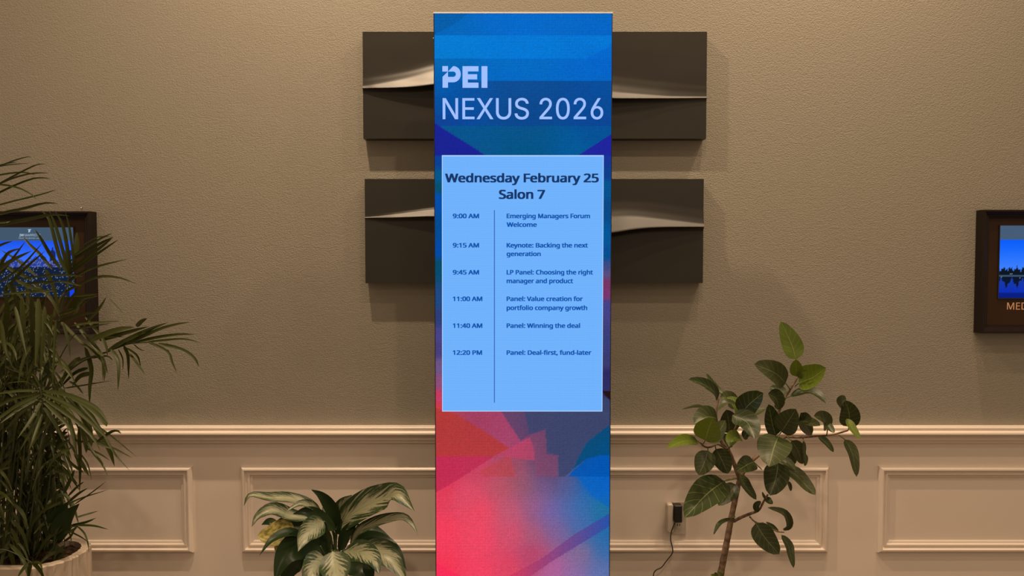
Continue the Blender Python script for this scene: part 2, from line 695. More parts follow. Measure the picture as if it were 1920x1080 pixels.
def idw(PX, PY, pts, p=3.0, soft=60.0):
    num = np.zeros(PX.shape + (3,))
    den = np.zeros(PX.shape)
    for x, y, c in pts:
        w = 1.0 / (((PX - x) ** 2 + (PY - y) ** 2 + soft) ** (p / 2))
        num += w[..., None] * np.array(c, dtype=float)
        den += w
    return num / den[..., None]


# ------------------------------------------------------------------ LED banner display
LY = 2.50


def led_picture(PX, PY):
    rng = np.random.default_rng(3)
    out = np.zeros(PX.shape + (3,))
    # upper blue part: module bands
    bands = [(0, 66, [(830, 40, (0, 96, 174)), (930, 40, (0, 104, 198)), (1040, 40, (0, 104, 198)), (1130, 40, (0, 102, 194)), (850, 64, (0, 104, 190)), (980, 64, (0, 106, 204)), (1130, 64, (0, 100, 200))]),
             (66, 109, [(830, 80, (0, 124, 212)), (980, 80, (0, 118, 210)), (1130, 75, (0, 120, 212)), (830, 106, (0, 120, 206)), (980, 106, (0, 120, 214)), (1130, 106, (0, 108, 206))]),
             (109, 152, [(830, 116, (0, 106, 182)), (960, 116, (0, 108, 194)), (1130, 116, (0, 104, 204)), (830, 148, (0, 92, 170)), (960, 148, (0, 104, 196)), (1130, 148, (0, 100, 196))]),
             (152, 237, [(830, 160, (0, 92, 176)), (900, 160, (6, 80, 156)), (980, 160, (10, 78, 150)), (1130, 160, (4, 78, 156)), (830, 200, (0, 78, 156)), (980, 200, (8, 72, 138)), (1130, 200, (4, 74, 148)), (830, 232, (14, 62, 148)), (980, 232, (6, 70, 142)), (1130, 232, (8, 68, 148))]),
             (237, 300, [(900, 245, (2, 84, 142)), (980, 245, (4, 82, 138)), (1110, 245, (2, 80, 150)), (900, 280, (6, 84, 138)), (980, 285, (0, 84, 132)), (1080, 285, (0, 90, 152))])]
    for ya, yb, pts in bands:
        s_ = (PY >= ya) & (PY < yb)
        out[s_] = idw(PX[s_], PY[s_], pts, 3.0, 500.0)
    sel = inside(PX, PY, [(812, 20), (880, 24), (846, 48), (812, 66)])
    out[sel] = out[sel] * 0.2 + np.array((0, 92, 166)) * 0.8
    sel = inside(PX, PY, [(1150, 84), (1100, 109), (1100, 112), (1150, 152)])
    out[sel] = out[sel] * 0.5 + np.array((0, 96, 200)) * 0.5
    sel = inside(PX, PY, [(812, 229), (912, 292), (812, 292)])
    out[sel] = np.array((24, 34, 146))
    sel = inside(PX, PY, [(1150, 249), (1083, 292), (1150, 292)])
    out[sel] = np.array((30, 36, 156))
    # side strips next to the agenda panel
    mid = idw(PX, PY, [(820, 296, (8, 62, 150)), (820, 335, (2, 86, 140)), (820, 350, (4, 80, 110)), (820, 372, (0, 78, 170)), (820, 430, (0, 76, 150)),
                       (820, 470, (0, 74, 166)), (820, 500, (4, 76, 108)), (820, 560, (30, 72, 130)), (820, 600, (44, 62, 120)), (820, 625, (70, 66, 136)),
                       (820, 655, (72, 62, 124)), (820, 690, (110, 84, 132)), (820, 715, (140, 76, 120)), (820, 745, (196, 58, 96)), (820, 768, (206, 58, 70)),
                       (1137, 296, (22, 52, 150)), (1137, 325, (10, 62, 140)), (1137, 350, (2, 84, 144)), (1137, 395, (4, 74, 136)), (1137, 440, (0, 86, 152)),
                       (1137, 480, (0, 78, 146)), (1137, 497, (60, 72, 132)), (1137, 515, (86, 78, 128)), (1137, 530, (120, 50, 96)), (1137, 550, (122, 52, 110)),
                       (1137, 575, (66, 66, 136)), (1137, 640, (56, 62, 120)), (1137, 685, (58, 60, 112)), (1137, 697, (44, 40, 96)), (1137, 728, (46, 44, 98)), (1137, 762, (56, 66, 104))], 4.0)
    sel = PY > 291
    out[sel] = mid[sel]
    sel = inside(PX, PY, [(1128, 733), (1146, 733), (1146, 752), (1136, 744)])
    out[sel] = np.array((36, 18, 22))
    # lower part
    lo = idw(PX, PY, [(830, 800, (176, 62, 74)), (900, 790, (160, 62, 96)), (940, 800, (166, 66, 102)), (965, 820, (172, 68, 106)), (1000, 800, (78, 66, 104)), (1060, 800, (62, 70, 108)), (1120, 780, (58, 66, 108)),
                      (1040, 850, (64, 66, 104)), (1020, 870, (110, 72, 104)), (830, 890, (210, 50, 82)), (900, 880, (200, 66, 94)), (960, 880, (160, 74, 96)), (1030, 890, (90, 68, 104)), (1080, 850, (60, 76, 112)),
                      (820, 930, (228, 62, 88)), (880, 930, (220, 76, 102)), (940, 910, (190, 84, 100)), (980, 905, (150, 88, 104)), (1020, 905, (118, 90, 140)), (1060, 910, (80, 92, 144)), (1110, 900, (8, 98, 186)),
                      (1135, 915, (6, 96, 196)), (1135, 885, (0, 86, 176)), (900, 960, (238, 72, 96)), (960, 960, (196, 88, 112)), (1000, 950, (150, 92, 132)), (1030, 960, (116, 98, 166)), (1060, 960, (84, 104, 168)), (1090, 950, (52, 108, 172)), (1130, 952, (30, 116, 150)),
                      (830, 1000, (244, 62, 90)), (900, 1010, (240, 70, 98)), (960, 1000, (214, 78, 104)), (1000, 1000, (170, 90, 118)), (1040, 990, (128, 96, 148)), (1090, 980, (70, 106, 170)), (1130, 965, (30, 108, 160)),
                      (830, 1070, (246, 54, 84)), (900, 1070, (242, 66, 96)), (950, 1060, (222, 68, 96)), (1000, 1040, (184, 66, 100)), (1040, 1065, (176, 96, 150)), (1080, 1075, (140, 104, 160)), (1090, 1040, (134, 104, 140)), (1130, 1030, (52, 106, 168)), (1120, 1070, (92, 112, 170)), (1137, 1000, (30, 104, 168)),
                      (830, 1300, (240, 50, 84)), (1000, 1300, (170, 80, 140)), (1130, 1300, (80, 90, 170))], 4.5, 900.0)
    sel = PY > 771
    out[sel] = lo[sel]

    def q(pts):
        return [(780 + x / 3.0, 720 + y / 3.0) for x, y in pts]
    polys = [
        (q([(100, 130), (215, 165), (360, 250), (525, 360), (440, 405), (100, 405)]), (178, 56, 52), 0.8),
        (q([(100, 405), (440, 405), (250, 530), (100, 618)]), (186, 42, 78), 0.75),
        (q([(480, 156), (640, 156), (640, 280), (590, 322), (530, 232)]), (88, 66, 104), 0.8),
        (q([(610, 156), (1090, 156), (1090, 228), (960, 330), (880, 480), (840, 520), (800, 520), (800, 400), (735, 380), (720, 255), (640, 285)]), (60, 68, 106), 0.85),
        (q([(440, 405), (525, 360), (640, 300), (670, 370), (665, 430)]), (190, 66, 98), 0.7),
        (q([(645, 285), (730, 255), (735, 395), (800, 400), (795, 520), (670, 520), (668, 400)]), (132, 68, 100), 0.6),
        (q([(360, 490), (525, 400), (560, 520), (380, 520)]), (186, 66, 72), 0.6),
        (q([(1090, 228), (960, 330), (880, 480), (960, 420), (1040, 400), (1090, 400)]), (0, 76, 122), 0.85),
        (q([(880, 490), (960, 420), (1040, 400), (1090, 400), (1090, 520), (860, 520)]), (0, 84, 176), 0.85),
        (q([(1090, 520), (900, 520), (1000, 640), (1090, 700)]), (6, 98, 196), 0.6),
        (q([(520, 1080), (700, 985), (900, 840), (1000, 780), (1090, 728), (1090, 800), (900, 915), (760, 1000), (640, 1085)]), (0, 0, 0), 0.0),
        (q([(100, 995), (260, 1085), (100, 1085)]), (250, 42, 88), 0.7),
    ]
    for pts, c, a in polys:
        s = inside(PX, PY, pts)
        if a == 0.0:
            t = np.clip((PX - 960) / 180.0, 0, 1)[..., None]
            band = np.array((206, 56, 92)) * (1 - t) + np.array((44, 76, 166)) * t
            out[s] = band[s] * 0.85 + out[s] * 0.15
        else:
            out[s] = out[s] * (1 - a) + np.array(c) * a
    # LED noise
    out *= (1.0 + rng.normal(0, 0.028, PX.shape))[..., None]
    return out


TL = at(815, 26, LY)
TR = at(1147, 26, LY)
led = thing('digital_banner_stand', 'tall lit portrait display stand with blue and red conference programme in front of the wall', 'display', ((TL.x + TR.x) / 2, LY + 0.03, 0))
LX0, LX1 = at(815.3, 300, LY).x, at(1145.8, 300, LY).x
LZ0, LZ1 = 0.10, at(980, 25.5, LY).z
b = MB()
b.box((LX0 - 0.002, LY + 0.003, 0.05), (LX1 + 0.002, LY + 0.05, LZ1 + 0.003))
b.build('cabinet', m_dgrey, led)
b = MB()
b.box((LX0 - 0.0035, LY - 0.001, LZ1 + 0.0005), (LX1 + 0.0035, LY + 0.052, LZ1 + 0.0055))
b.build('top_rail', mat('pale_anodised_trim', (0.80, 0.84, 0.92), 0.3, 0.1), led)
for sx in (LX0 - 0.0035, LX1 + 0.0005):
    b = MB()
    b.box((sx + 0.0008, LY + 0.001, 0.05), (sx + 0.0022, LY + 0.052, LZ1 + 0.0005))
    b.build('side_rail', m_dgrey, led)
b = MB()
b.box((LX0 - 0.02, LY - 0.10, 0.0), (LX1 + 0.02, LY + 0.13, 0.012), 0.004)
b.box((LX0 + 0.03, LY + 0.004, 0.012), (LX1 - 0.03, LY + 0.05, 0.05))
b.build('base_plate', m_dgrey, led)
b = MB()
hp = at(813, 72, LY + 0.02)
b.tube([(LX0 - 0.0035, hp.y, hp.z), (LX0 - 0.0065, hp.y, hp.z)], 0.003, 8)
b.build('side_screw', m_silver, led)
m_led = screen_mat('led_screen', pitch=0.0052, amp=0.30)
scr = picture_grid(LX0, LZ0, LX1, LZ1, LY, 172, 700, led_picture, m_led, 'led_screen', led)

m_agenda = emit('agenda_panel_light', lin((112, 178, 252)))
ta = N(m_agenda, 'ShaderNodeTexCoord')
sa = N(m_agenda, 'ShaderNodeSeparateXYZ')
L(m_agenda, ta.outputs['Object'], sa.inputs[0])
wv = math_node(m_agenda, 'SINE', math_node(m_agenda, 'MULTIPLY', sa.outputs[2], 2 * math.pi / 0.0056))
wx = math_node(m_agenda, 'SINE', math_node(m_agenda, 'MULTIPLY', sa.outputs[0], 2 * math.pi / 0.0056))
na = N(m_agenda, 'ShaderNodeTexNoise')
na.inputs['Scale'].default_value = 7
L(m_agenda, ta.outputs['Object'], na.inputs['Vector'])
L(m_agenda, math_node(m_agenda, 'MULTIPLY_ADD', math_node(m_agenda, 'ADD', wv, math_node(m_agenda, 'MULTIPLY', wx, 0.4)), math_node(m_agenda, 'MULTIPLY', na.outputs['Fac'], 0.11), 1.0), bsdf(m_agenda).inputs['Emission Strength'])
b = MB()
px_poly(b, [(829, 771.5), (1129.5, 771.5), (1132, 291), (828.5, 291)], LY - 0.0006)
b.build('agenda_panel', m_agenda, scr)
m_edge = emit('agenda_edge_light', lin((178, 214, 255)))
b = MB()
YT = LY - 0.0012
px_poly(b, [(828.5, 293), (1132, 293), (1132, 291), (828.5, 291)], YT)
px_poly(b, [(829, 771.5), (1129.5, 771.5), (1129.5, 770), (829, 770)], YT)
px_poly(b, [(829, 771), (830.2, 771), (829.7, 291), (828.5, 291)], YT)
px_poly(b, [(1128.3, 771), (1129.5, 771), (1132, 291), (1130.8, 291)], YT)
b.build('panel_border', m_edge, scr)
m_logo = emit('pale_blue_letters', lin((160, 192, 255)))
m_head = emit('navy_letters', lin((22, 54, 104)))
m_row = emit('blue_letters', lin((14, 84, 172)))
m_rule = emit('blue_rule', lin((58, 100, 190)))

# the emblem letters P E I
def z9(pts):
    return [(820 + x / 9.0, 110 + y / 9.0) for x, y in pts]


b = MB()
px_poly(b, z9([(85, 218), (180, 218), (180, 125), (85, 125)]), YT)
outer = [(180 + 0, 218), (268, 125)]
for k in range(0, 11):
    a = math.radians(90 - 18 * k)
    outer.append((268 + 130 * math.cos(a), 262 - 137 * math.sin(a)))
ring_o = [(268 + 128 * math.cos(math.radians(90 - 15 * k)), 262 - 137 * math.sin(math.radians(90 - 15 * k))) for k in range(13)]
ring_i = [(268 + 45 * math.cos(math.radians(90 - 15 * k)), 262 - 45 * math.sin(math.radians(90 - 15 * k))) for k in range(13)]
for k in range(12):
    px_poly(b, z9([ring_i[k], ring_i[k + 1], ring_o[k + 1], ring_o[k]]), YT)
px_poly(b, z9([(180, 218), (268, 217), (268, 125)]), YT)
px_poly(b, z9([(180, 399), (268, 399), (268, 307), (180, 307)]), YT)
px_poly(b, z9([(88, 490), (180, 490), (180, 218), (88, 305)]), YT)
for r in ([(425, 127), (515, 127), (515, 492), (425, 492)], [(515, 127), (695, 127), (695, 215), (515, 215)],
          [(515, 263), (672, 263), (672, 350), (515, 350)], [(515, 404), (695, 404), (695, 492), (515, 492)],
          [(745, 127), (845, 127), (845, 492), (745, 492)]):
    px_poly(b, z9(list(reversed(r))), YT)
b.build('emblem_lettering', m_logo, scr)
lettering('NEXUS 2026', 830, 1131, 223.5, 39.5, YT, m_logo, scr, F_SANS, 0.004, 'title_lettering')
lettering('Wednesday February 25', 834.4, 1122.7, 342, 16.5, YT, m_head, scr, F_HUM, 0.034, 'date_lettering')
lettering('Salon 7', 935.3, 1022, 373, 17, YT, m_head, scr, F_HUM, 0.034, 'room_lettering')
for t, x1, y in (('9:00 AM', 898.3, 409.3), ('9:15 AM', 898.3, 464.2), ('9:45 AM', 898.3, 514.8), ('11:00 AM', 904.5, 564.6), ('11:40 AM', 904.5, 614.9), ('12:20 PM', 904, 665.4)):
    lettering(t, 848.9, x1, y, 8.6, YT, m_row, scr, F_HUM, 0.038, 'time_lettering')
for t, x1, y in (('Emerging Managers Forum', 1106.3, 409.3), ('Welcome', 1006.6, 425.5), ('Keynote: Backing the next', 1102.4, 464.2), ('generation', 1014, 480.3),
                 ('LP Panel: Choosing the right', 1111.8, 514.8), ('manager and product', 1074.5, 531), ('Panel: Value creation for', 1092.9, 564.6), ('portfolio company growth', 1101.2, 581.4),
                 ('Panel: Winning the deal', 1087.7, 614.9), ('Panel: Deal-first, fund-later', 1109, 665.4)):
    lettering(t, 949.8, x1, y, 8.6, YT, m_row, scr, F_HUM, 0.038, 'session_lettering')
b = MB()
px_poly(b, [(926.2, 755), (927.9, 755), (927.9, 394), (926.2, 394)], YT)
b.build('column_rule', m_rule, scr)


# ------------------------------------------------------------------ relief panels
def interp(pts, x):
    xs = [p[0] for p in pts]
    ys = [p[1] for p in pts]
    # smooth monotone-ish interpolation
    return float(np.interp(x, xs, ys))


def relief(name, label, quad, crest, lip, reach, group, slope):
    """quad: picture corners of the front face; crest: line of the fold; lip: height in picture pixels of its sloping
    upper face along the panel; reach: height of the gentle swelling above it"""
    T = 0.048
    Yf = D - T
    PX = Yf / F
    x0, x1 = at(quad[0], 300, Yf).x, at(quad[1], 300, Yf).x
    zt, zb = at(1000, quad[2], Yf).z, at(1000, quad[3], Yf).z
    nx, nd = 120, 34
    cx = [(at(px, py, Yf).x, at(px, py, Yf).z) for px, py in crest]
    b = MB()
    vs, fs = [], []
    # rows above the crest: fine over the sloping face, coarser over the swelling and the flat
    up = [i / 9 for i in range(10)] + [1 + i / 12 for i in range(1, 13)] + [2 + i / 6 for i in range(1, 7)]
    rows = len(up) + nd + 1
    for i in range(nx + 1):
        s = i / nx
        x = x0 + (x1 - x0) * s
        acc = [0, 0, 0]
        for k in range(-4, 5):
            xx = min(max(x + k * 0.010, x0), x1)
            acc[0] += interp(cx, xx)
            acc[1] += interp(lip, (xx - x0) / (x1 - x0))
            acc[2] += interp(reach, (xx - x0) / (x1 - x0))
        zc, hf, Lr = [a / 9 for a in acc]
        hf *= PX
        d1 = 0.125 * Lr * min(1.0, hf / 0.012)
        d0 = d1 + slope * hf
        col = []
        for q in up:
            if q <= 1:
                z = zc + hf * q
                d = d0 + (d1 - d0) * q
            elif q <= 2:
                z = zc + hf + (Lr - hf) * (q - 1)
                u = q - 1
                d = d1 * (1 - u) ** 1.7
                d += 0.0016 * math.sin(u * 9 + x * 3.1) * (1 - u) * u * min(1, Lr / .08)
            else:
                z = zc + Lr + (zt - zc - Lr) * (q - 2)
                d = 0.0
            col.append((x, Yf - d, z))
        col.reverse()
        for j in range(nd + 1):           # undercut below the crest, then flat to the bottom
            t = j / nd
            z = zc - 0.0012 + (zb - zc + 0.0012) * (t ** 1.6)
            g = (zc - z) / 0.016
            d = d0 * max(0.0, 1 - g) ** 2 * 0.8 if j else d0
            col.append((x, Yf - d, z))
        vs += col
    for i in range(nx):
        for j in range(rows - 1):
            a = i * rows + j
            fs.append((a, a + 1, a + rows + 1, a + rows))
    b.add(vs, fs, False)
    back = [(x0, D - 0.002, zt), (x1, D - 0.002, zt), (x1, D - 0.002, zb), (x0, D - 0.002, zb)]
    fr = [(x0, Yf, zt), (x1, Yf, zt), (x1, Yf, zb), (x0, Yf, zb)]
    b.add(fr + back, [(0, 4, 5, 1), (1, 5, 6, 2), (2, 6, 7, 3), (3, 7, 4, 0), (4, 7, 6, 5)])
    for i in (0, nx):
        col = vs[i * rows:(i + 1) * rows]
        m_ = len(col)
        b.add(col + [(p[0], Yf + 0.006, p[2]) for p in col], [(k, k + 1, m_ + k + 1, m_ + k) for k in range(m_ - 1)])
    o = b.build(name, m_relief)
    for p in o.data.polygons:
        p.use_smooth = abs(p.normal.y) > 0.6
    o['label'] = label
    o['category'] = 'wall art'
    o['group'] = group
    return o


relief('wave_relief_panel', 'dark charcoal wall panel with a pale wave fold, hanging directly above another one', (681.5, 1323.5, 59.5, 260),
       [(681, 166), (740, 167), (780, 166), (813, 162.5), (900, 155), (980, 165), (1060, 182), (1148, 187), (1220, 186), (1324, 184)],
       [(0, 3), (.04, 7), (.1, 14), (.15, 19), (.205, 26), (.35, 34), (.5, 30), (.65, 18), (.727, 13), (.8, 9), (.88, 4.5), (1, 2.5)],
       [(0, .05), (.1, .075), (.2, .10), (.5, .13), (.75, .09), (1, .05)], 'wave relief panels behind the display', 0.47)
relief('wave_relief_panel', 'dark charcoal wall panel with a pale wave fold, lower of the two behind the display', (683.5, 1320, 335.5, 531),
       [(683, 408.5), (750, 408), (815, 406), (900, 410), (980, 425), (1060, 440), (1143, 438), (1180, 431), (1220, 427), (1260, 426), (1320, 425.5)],
       [(0, 1), (.05, 4), (.1, 7), (.2, 13), (.4, 22), (.6, 30), (.72, 30), (.78, 27), (.85, 18), (.93, 11), (1, 5)],
       [(0, .012), (.1, .025), (.2, .04), (.5, .09), (.72, .125), (.85, .10), (1, .07)], 'wave relief panels behind the display', 0.62)


# ------------------------------------------------------------------ framed room signs
def frame_sign(name, label, x0, x1, z0, z1, cat='sign'):
    """box frame on the wall; returns the root and the inner front plane"""
    Yf = D - 0.047
    root = thing(name, label, cat, ((x0 + x1) / 2, D, (z0 + z1) / 2))
    prof = [(0, -0.001), (0, 0.045), (.002, .047), (.007, .047), (.009, .043), (.014, .041), (.019, .036), (.0245, .034), (.026, .030), (.029, .030), (.030, .020)]
    b = MB()
    rings = [[(x0 + o, D - d, z0 + o), (x1 - o, D - d, z0 + o), (x1 - o, D - d, z1 - o), (x0 + o, D - d, z1 - o)] for o, d in prof]
    vs = [p for r in rings for p in r]
    fs = []
    for r in range(len(rings) - 1):
        for i in range(4):
            j = (i + 1) % 4
            fs.append((r * 4 + i, r * 4 + j, (r + 1) * 4 + j, (r + 1) * 4 + i))
    b.add(vs, fs)
    b.build('frame', m_espresso, root)
    o = 0.030
    b = MB()
    b.box((x0 + o - .001, D - 0.021, z0 + o - .001), (x1 - o + .001, D - 0.001, z1 - o + .001))
    b.build('face_panel', m_copper, root)
    return root


SY = D - 0.0235          # plane of the small screens
m_small = screen_mat('sign_screen', rough=0.3)
GREY = (70, 92, 118)


def screen_bezel(root, x0, x1, z0, z1):
    b = MB()
    e = 0.0035
    for (a, c) in (((x0 - e, z0 - e), (x1 + e, z0)), ((x0 - e, z1), (x1 + e, z1 + e)), ((x0 - e, z0), (x0, z1)), ((x1, z0), (x1 + e, z1))):
        b.box((a[0], SY - 0.001, a[1]), (c[0], D - 0.0205, c[1]))
    b.build('screen_bezel', m_black, root)


# right sign
Yf = D - 0.047
fx0, fz1, fz0 = at(1845, 393, Yf).x, at(1845, 393.2, Yf).z, at(1845, 625.2, Yf).z
fw = 0.470
sign_r = frame_sign('room_sign', 'dark framed room sign with a lake view screen, beside the broad leafed potted tree', fx0, fx0 + fw, fz0, fz1)
sr = at(1875.5, 423, SY)
sb = at(1875.5, 558.6, SY)
sw = 0.335
rngs = np.random.default_rng(8)


def lake(PX, PY):
    out = np.zeros(PX.shape + (3,))
    t = np.clip((PY - 449) / 55.0, 0, 1)[..., None]
    out[:] = np.array((4, 92, 250)) * (1 - t) + np.array((62, 128, 255)) * t
    out[PY < 449.5] = GREY
    edge = 504 + 3.0 * np.sin(PX * 0.5) + 2.0 * np.sin(PX * 1.3 + 1) + rngs.normal(0, 0.8, PX.shape)
    tr_ = (PY > edge) & (PY < 519)
    out[tr_] = (10, 22, 34)
    shore = (PY > 516.5) & (PY < 519.5)
    out[shore] = (58, 84, 110)
    w = PY >= 519.5
    t = np.clip((PY - 519) / 40.0, 0, 1)[..., None]
    wat = np.array((24, 62, 160)) * (1 - t) + np.array((6, 40, 190)) * t
    out[w] = wat[w]
    refl = w & (PY < 530 + 7 * np.sin(PX * 0.33 + 0.8) + 3 * np.sin(PX * 0.9))
    out[refl] = (8, 20, 44)
    bottom = w & (PY > 549)
    out[bottom] = out[bottom] * 0.7
    lights = (rngs.random(PX.shape) > 0.985) & (PY > 511) & (PY < 527)
    out[lights] = (150, 160, 150)
    return out


scr_r = picture_grid(sr.x, sb.z, sr.x + sw, sr.z, SY, 110, 90, lake, m_small, 'screen', sign_r)
screen_bezel(sign_r, sr.x, sr.x + sw, sb.z, sr.z)
m_cream = mat('copper_letters', (0.85, 0.50, 0.31), 0.4, 0.2)
lettering('MED', 1888, 1926, 580.5, 13.2, D - 0.0215, m_cream, sign_r, F_HUM, 0.006, 'name_lettering')

# left sign, its near side behind the palm
gx1 = at(168, 396, Yf).x
gz1, gz0 = at(168, 396, Yf).z, at(168, 627, Yf).z
sign_l = frame_sign('room_sign', 'dark framed room sign with a blue city skyline screen, half hidden by the palm', gx1 - fw, gx1, gz0, gz1)
tr0 = at(137, 426.5, SY)
tb0 = at(137, 556, SY)


def skyline(PX, PY):
    out = np.zeros(PX.shape + (3,))
    t = np.clip((PY - 452) / 45.0, 0, 1)[..., None]
    out[:] = np.array((26, 84, 236)) * (1 - t) + np.array((70, 124, 255)) * t
    out[PY < 451.8] = (66, 86, 108)
    h = 492 - 6 * np.abs(np.sin(PX * 0.21)) - 5 * (np.sin(PX * 0.083 + 2) > 0.2)
    bld = PY > h
    out[bld] = (38, 62, 150)
    tower = inside(PX, PY, [(93, 520), (93, 473), (97, 468), (98.5, 461), (100, 468), (104.5, 473), (104.5, 520)]) | inside(PX, PY, [(122, 520), (122, 469), (134, 469), (134, 520)])
    out[tower] = (26, 36, 92)
    spk = (rngs.random(PX.shape) > 0.72) & (PY > h + 2) & (PY < 500)
    out[spk] = (112, 124, 190)
    low = PY > 500
    out[low] = (16, 30, 60)
    s2 = (rngs.random(PX.shape) > 0.93) & low
    out[s2] = (120, 140, 150)
    wat = (PX > 131) & (PY > 540)
    out[wat] = (20, 66, 226)
    return out


scr_l = picture_grid(tr0.x - sw, tb0.z, tr0.x, tr0.z, SY, 120, 90, skyline, m_small, 'screen', sign_l)
screen_bezel(sign_l, tr0.x - sw, tr0.x, tb0.z, tr0.z)
m_wl = emit('grey_white_letters', lin((168, 188, 205)))
SYT = SY - 0.0006
lettering('JW', 36, 45, 443, 4.4, SYT, m_wl, scr_l, F_HUM, 0.03, 'logo_lettering')
lettering('MARRIOTT', 46.5, 76, 443, 4.4, SYT, m_wl, scr_l, F_HUM, 0.0, 'logo_lettering')
lettering('ORLANDO GRANDE LAKES', 35, 77, 447.6, 2.0, SYT, m_wl, scr_l, F_HUM, 0.0, 'logo_lettering')
b = MB()
for pts in ([(52, 430), (59, 429.6), (57.6, 431.3), (56.4, 432.2), (57, 434.5), (53, 436.2), (53.5, 432.4)], ):
    px_poly(b, list(reversed(pts)), SYT)
b.build('logo_emblem', m_wl, scr_l)

# small picture nail left in the wall
b = MB()
np_ = at(152, 389.5, D - .008)
b.tube([(np_.x, D + 0.002, np_.z + .001), (np_.x, D - 0.008, np_.z)], 0.0012, 8)
b.tube([(np_.x, D - 0.008, np_.z), (np_.x, D - 0.009, np_.z)], 0.0024, 10)
nl = b.build('wall_nail', m_silver)
nl['label'] = 'tiny nail sticking out of the wall above the city skyline sign'
nl['category'] = 'nail'

# ------------------------------------------------------------------ wall outlet, adapters
o1, o2 = at(1260.5, 940, D), at(1285.5, 1001, D)
outlet = thing('wall_outlet', 'beige electrical wall outlet plate low on the panelled wall', 'outlet', ((o1.x + o2.x) / 2, D, (o1.z + o2.z) / 2))
m_plate = mat('beige_plastic', (0.52, 0.46, 0.39), 0.4)
b = MB(); b.box((o1.x, D - 0.007, o2.z), (o2.x, D - 0.0003, o1.z), 0.003); b.build('wall_plate', m_plate, outlet)
s1, s2 = at(1265, 977, D), at(1277, 990, D)
b = MB(); b.box((s1.x, D - 0.0085, s2.z), (s2.x, D - 0.0065, s1.z), 0.003); sk = b.build('socket', m_plate, outlet)
b = MB()
for px in (1269.5, 1273.5):
    p, q2 = at(px - .6, 981, D), at(px + .6, 984.5, D)
    b.box((p.x, D - 0.0088, q2.z), (q2.x, D - 0.0082, p.z))
b.build('socket_slots', m_black, sk)
a1, a2 = at(1251, 945, D - .03), at(1262, 999, D - .03)
b = MB(); b.box((a1.x, D - 0.034, a2.z), (a2.x, D - 0.0003, a1.z), 0.008)
wa = b.build('white_plug_adapter', m_white)
wa['label'] = 'tall white plug-in adapter at the left of the wall outlet'
wa['category'] = 'adapter'
k1, k2 = at(1264.5, 948, D - .04), at(1279, 980, D - .04)
chg = thing('phone_charger', 'black plug-in charger in the wall outlet with a thin cord hanging down', 'charger', ((k1.x + k2.x) / 2, D - 0.01, (k1.z + k2.z) / 2))
b = MB(); b.box((k1.x, D - 0.043, k2.z), (k2.x, D - 0.0075, k1.z), 0.004); b.build('charger_body', m_black, chg)
cpts = [at(x, y, yy) for x, y, yy in ((1266, 979, D - .035), (1259, 997, D - .04), (1257.5, 1012, D - .045), (1261, 1028, D - .05), (1260, 1038, D - .05), (1248, 1054, D - .055), (1240, 1064, D - .06), (1229, 1070, D - .065), (1225, 1081, D - .07), (1224, 1120, D - .08), (1230, 1180, D - .06))]
cpts.append(Vector((cpts[-1].x - .02, D - .07, 0.02)))
cpts.append(Vector((cpts[-1].x - .2, D - .12, 0.006)))
b = MB(); b.tube(spline(cpts, 70), 0.0022, 8); b.build('cord', m_black, chg)


# ------------------------------------------------------------------ leaves
def prof_fig(t):
    return max(0.0, math.sin(math.pi * min(1, t ** 0.85))) ** 0.54 * (1.0 - 0.10 * t) if t < 0.95 else max(0.0, (1 - t) / 0.05) * 0.345 + 0.0


def prof_lance(t):
    return max(0.0, math.sin(math.pi * t ** 0.72)) ** 0.85 * (1 - 0.25 * t ** 3)


def prof_palm(t):
    return min(1.0, (0.35 + t * 5.0)) * max(0.0, 1 - t ** 3.2) ** 0.9


CAMP = Vector((0, 0, EYE))


def leaf(b, pts, width, prof, roll=0.0, fold=0.25, n=14, cols=4, wav=0.0, curl=0.0):
    sp = spline(pts, n)
    vs, uvs, fs = [], [], []
    side_prev = None
    m0 = n // 2
    tm = (sp[m0 + 1] - sp[m0 - 1]).normalized()
    sm = tm.cross((CAMP - sp[m0]).normalized())
    if sm.length > 1e-4 and abs(roll) > 0.05:
        # upper side of the blade turned to the ceiling
        sm.normalize()
        nm = sm.cross(tm)
        if (nm * math.cos(roll) - sm * math.sin(roll)).z < (nm * math.cos(roll) + sm * math.sin(roll)).z:
            roll = -roll
    for i, p in enumerate(sp):
        t = i / (n - 1)
        tan = (sp[min(i + 1, n - 1)] - sp[max(i - 1, 0)])
        tan.normalize()
        view = (CAMP - p).normalized()
        s = tan.cross(view)
        if s.length < 0.15 and side_prev is not None:
            s = side_prev - tan * side_prev.dot(tan)
        s.normalize()
        side_prev = s
        nrm = s.cross(tan).normalized()
        if nrm.dot(view) < 0:
            nrm = -nrm
        a = roll + curl * t
        s2 = s * math.cos(a) + nrm * math.sin(a)
        n2 = nrm * math.cos(a) - s * math.sin(a)
        w = width * 0.5 * max(prof(t), 0.012)
        for k in range(cols + 1):
            u = -1 + 2 * k / cols
            off = fold * abs(u) ** 1.3 * w + wav * w * math.sin(t * 11 + u * 2.0) * abs(u)
            vs.append(p + s2 * (u * w) + n2 * off)
            uvs.append(((u + 1) / 2, t))
    c = cols + 1
    for i in range(n - 1):
        for k in range(cols):
            # wound so that the upper side of the blade faces n2
            fs.append((i * c + k, (i + 1) * c + k, (i + 1) * c + k + 1, i * c + k + 1))
    fs = [tuple(reversed(q_)) for q_ in fs]
    b.add(vs, fs, True, uvs)


def path(pxs, Y0, Y1=None):
    Y1 = Y0 if Y1 is None else Y1
    n = len(pxs)
    return [at(x, y, Y0 + (Y1 - Y0) * i / max(1, n - 1)) for i, (x, y) in enumerate(pxs)]


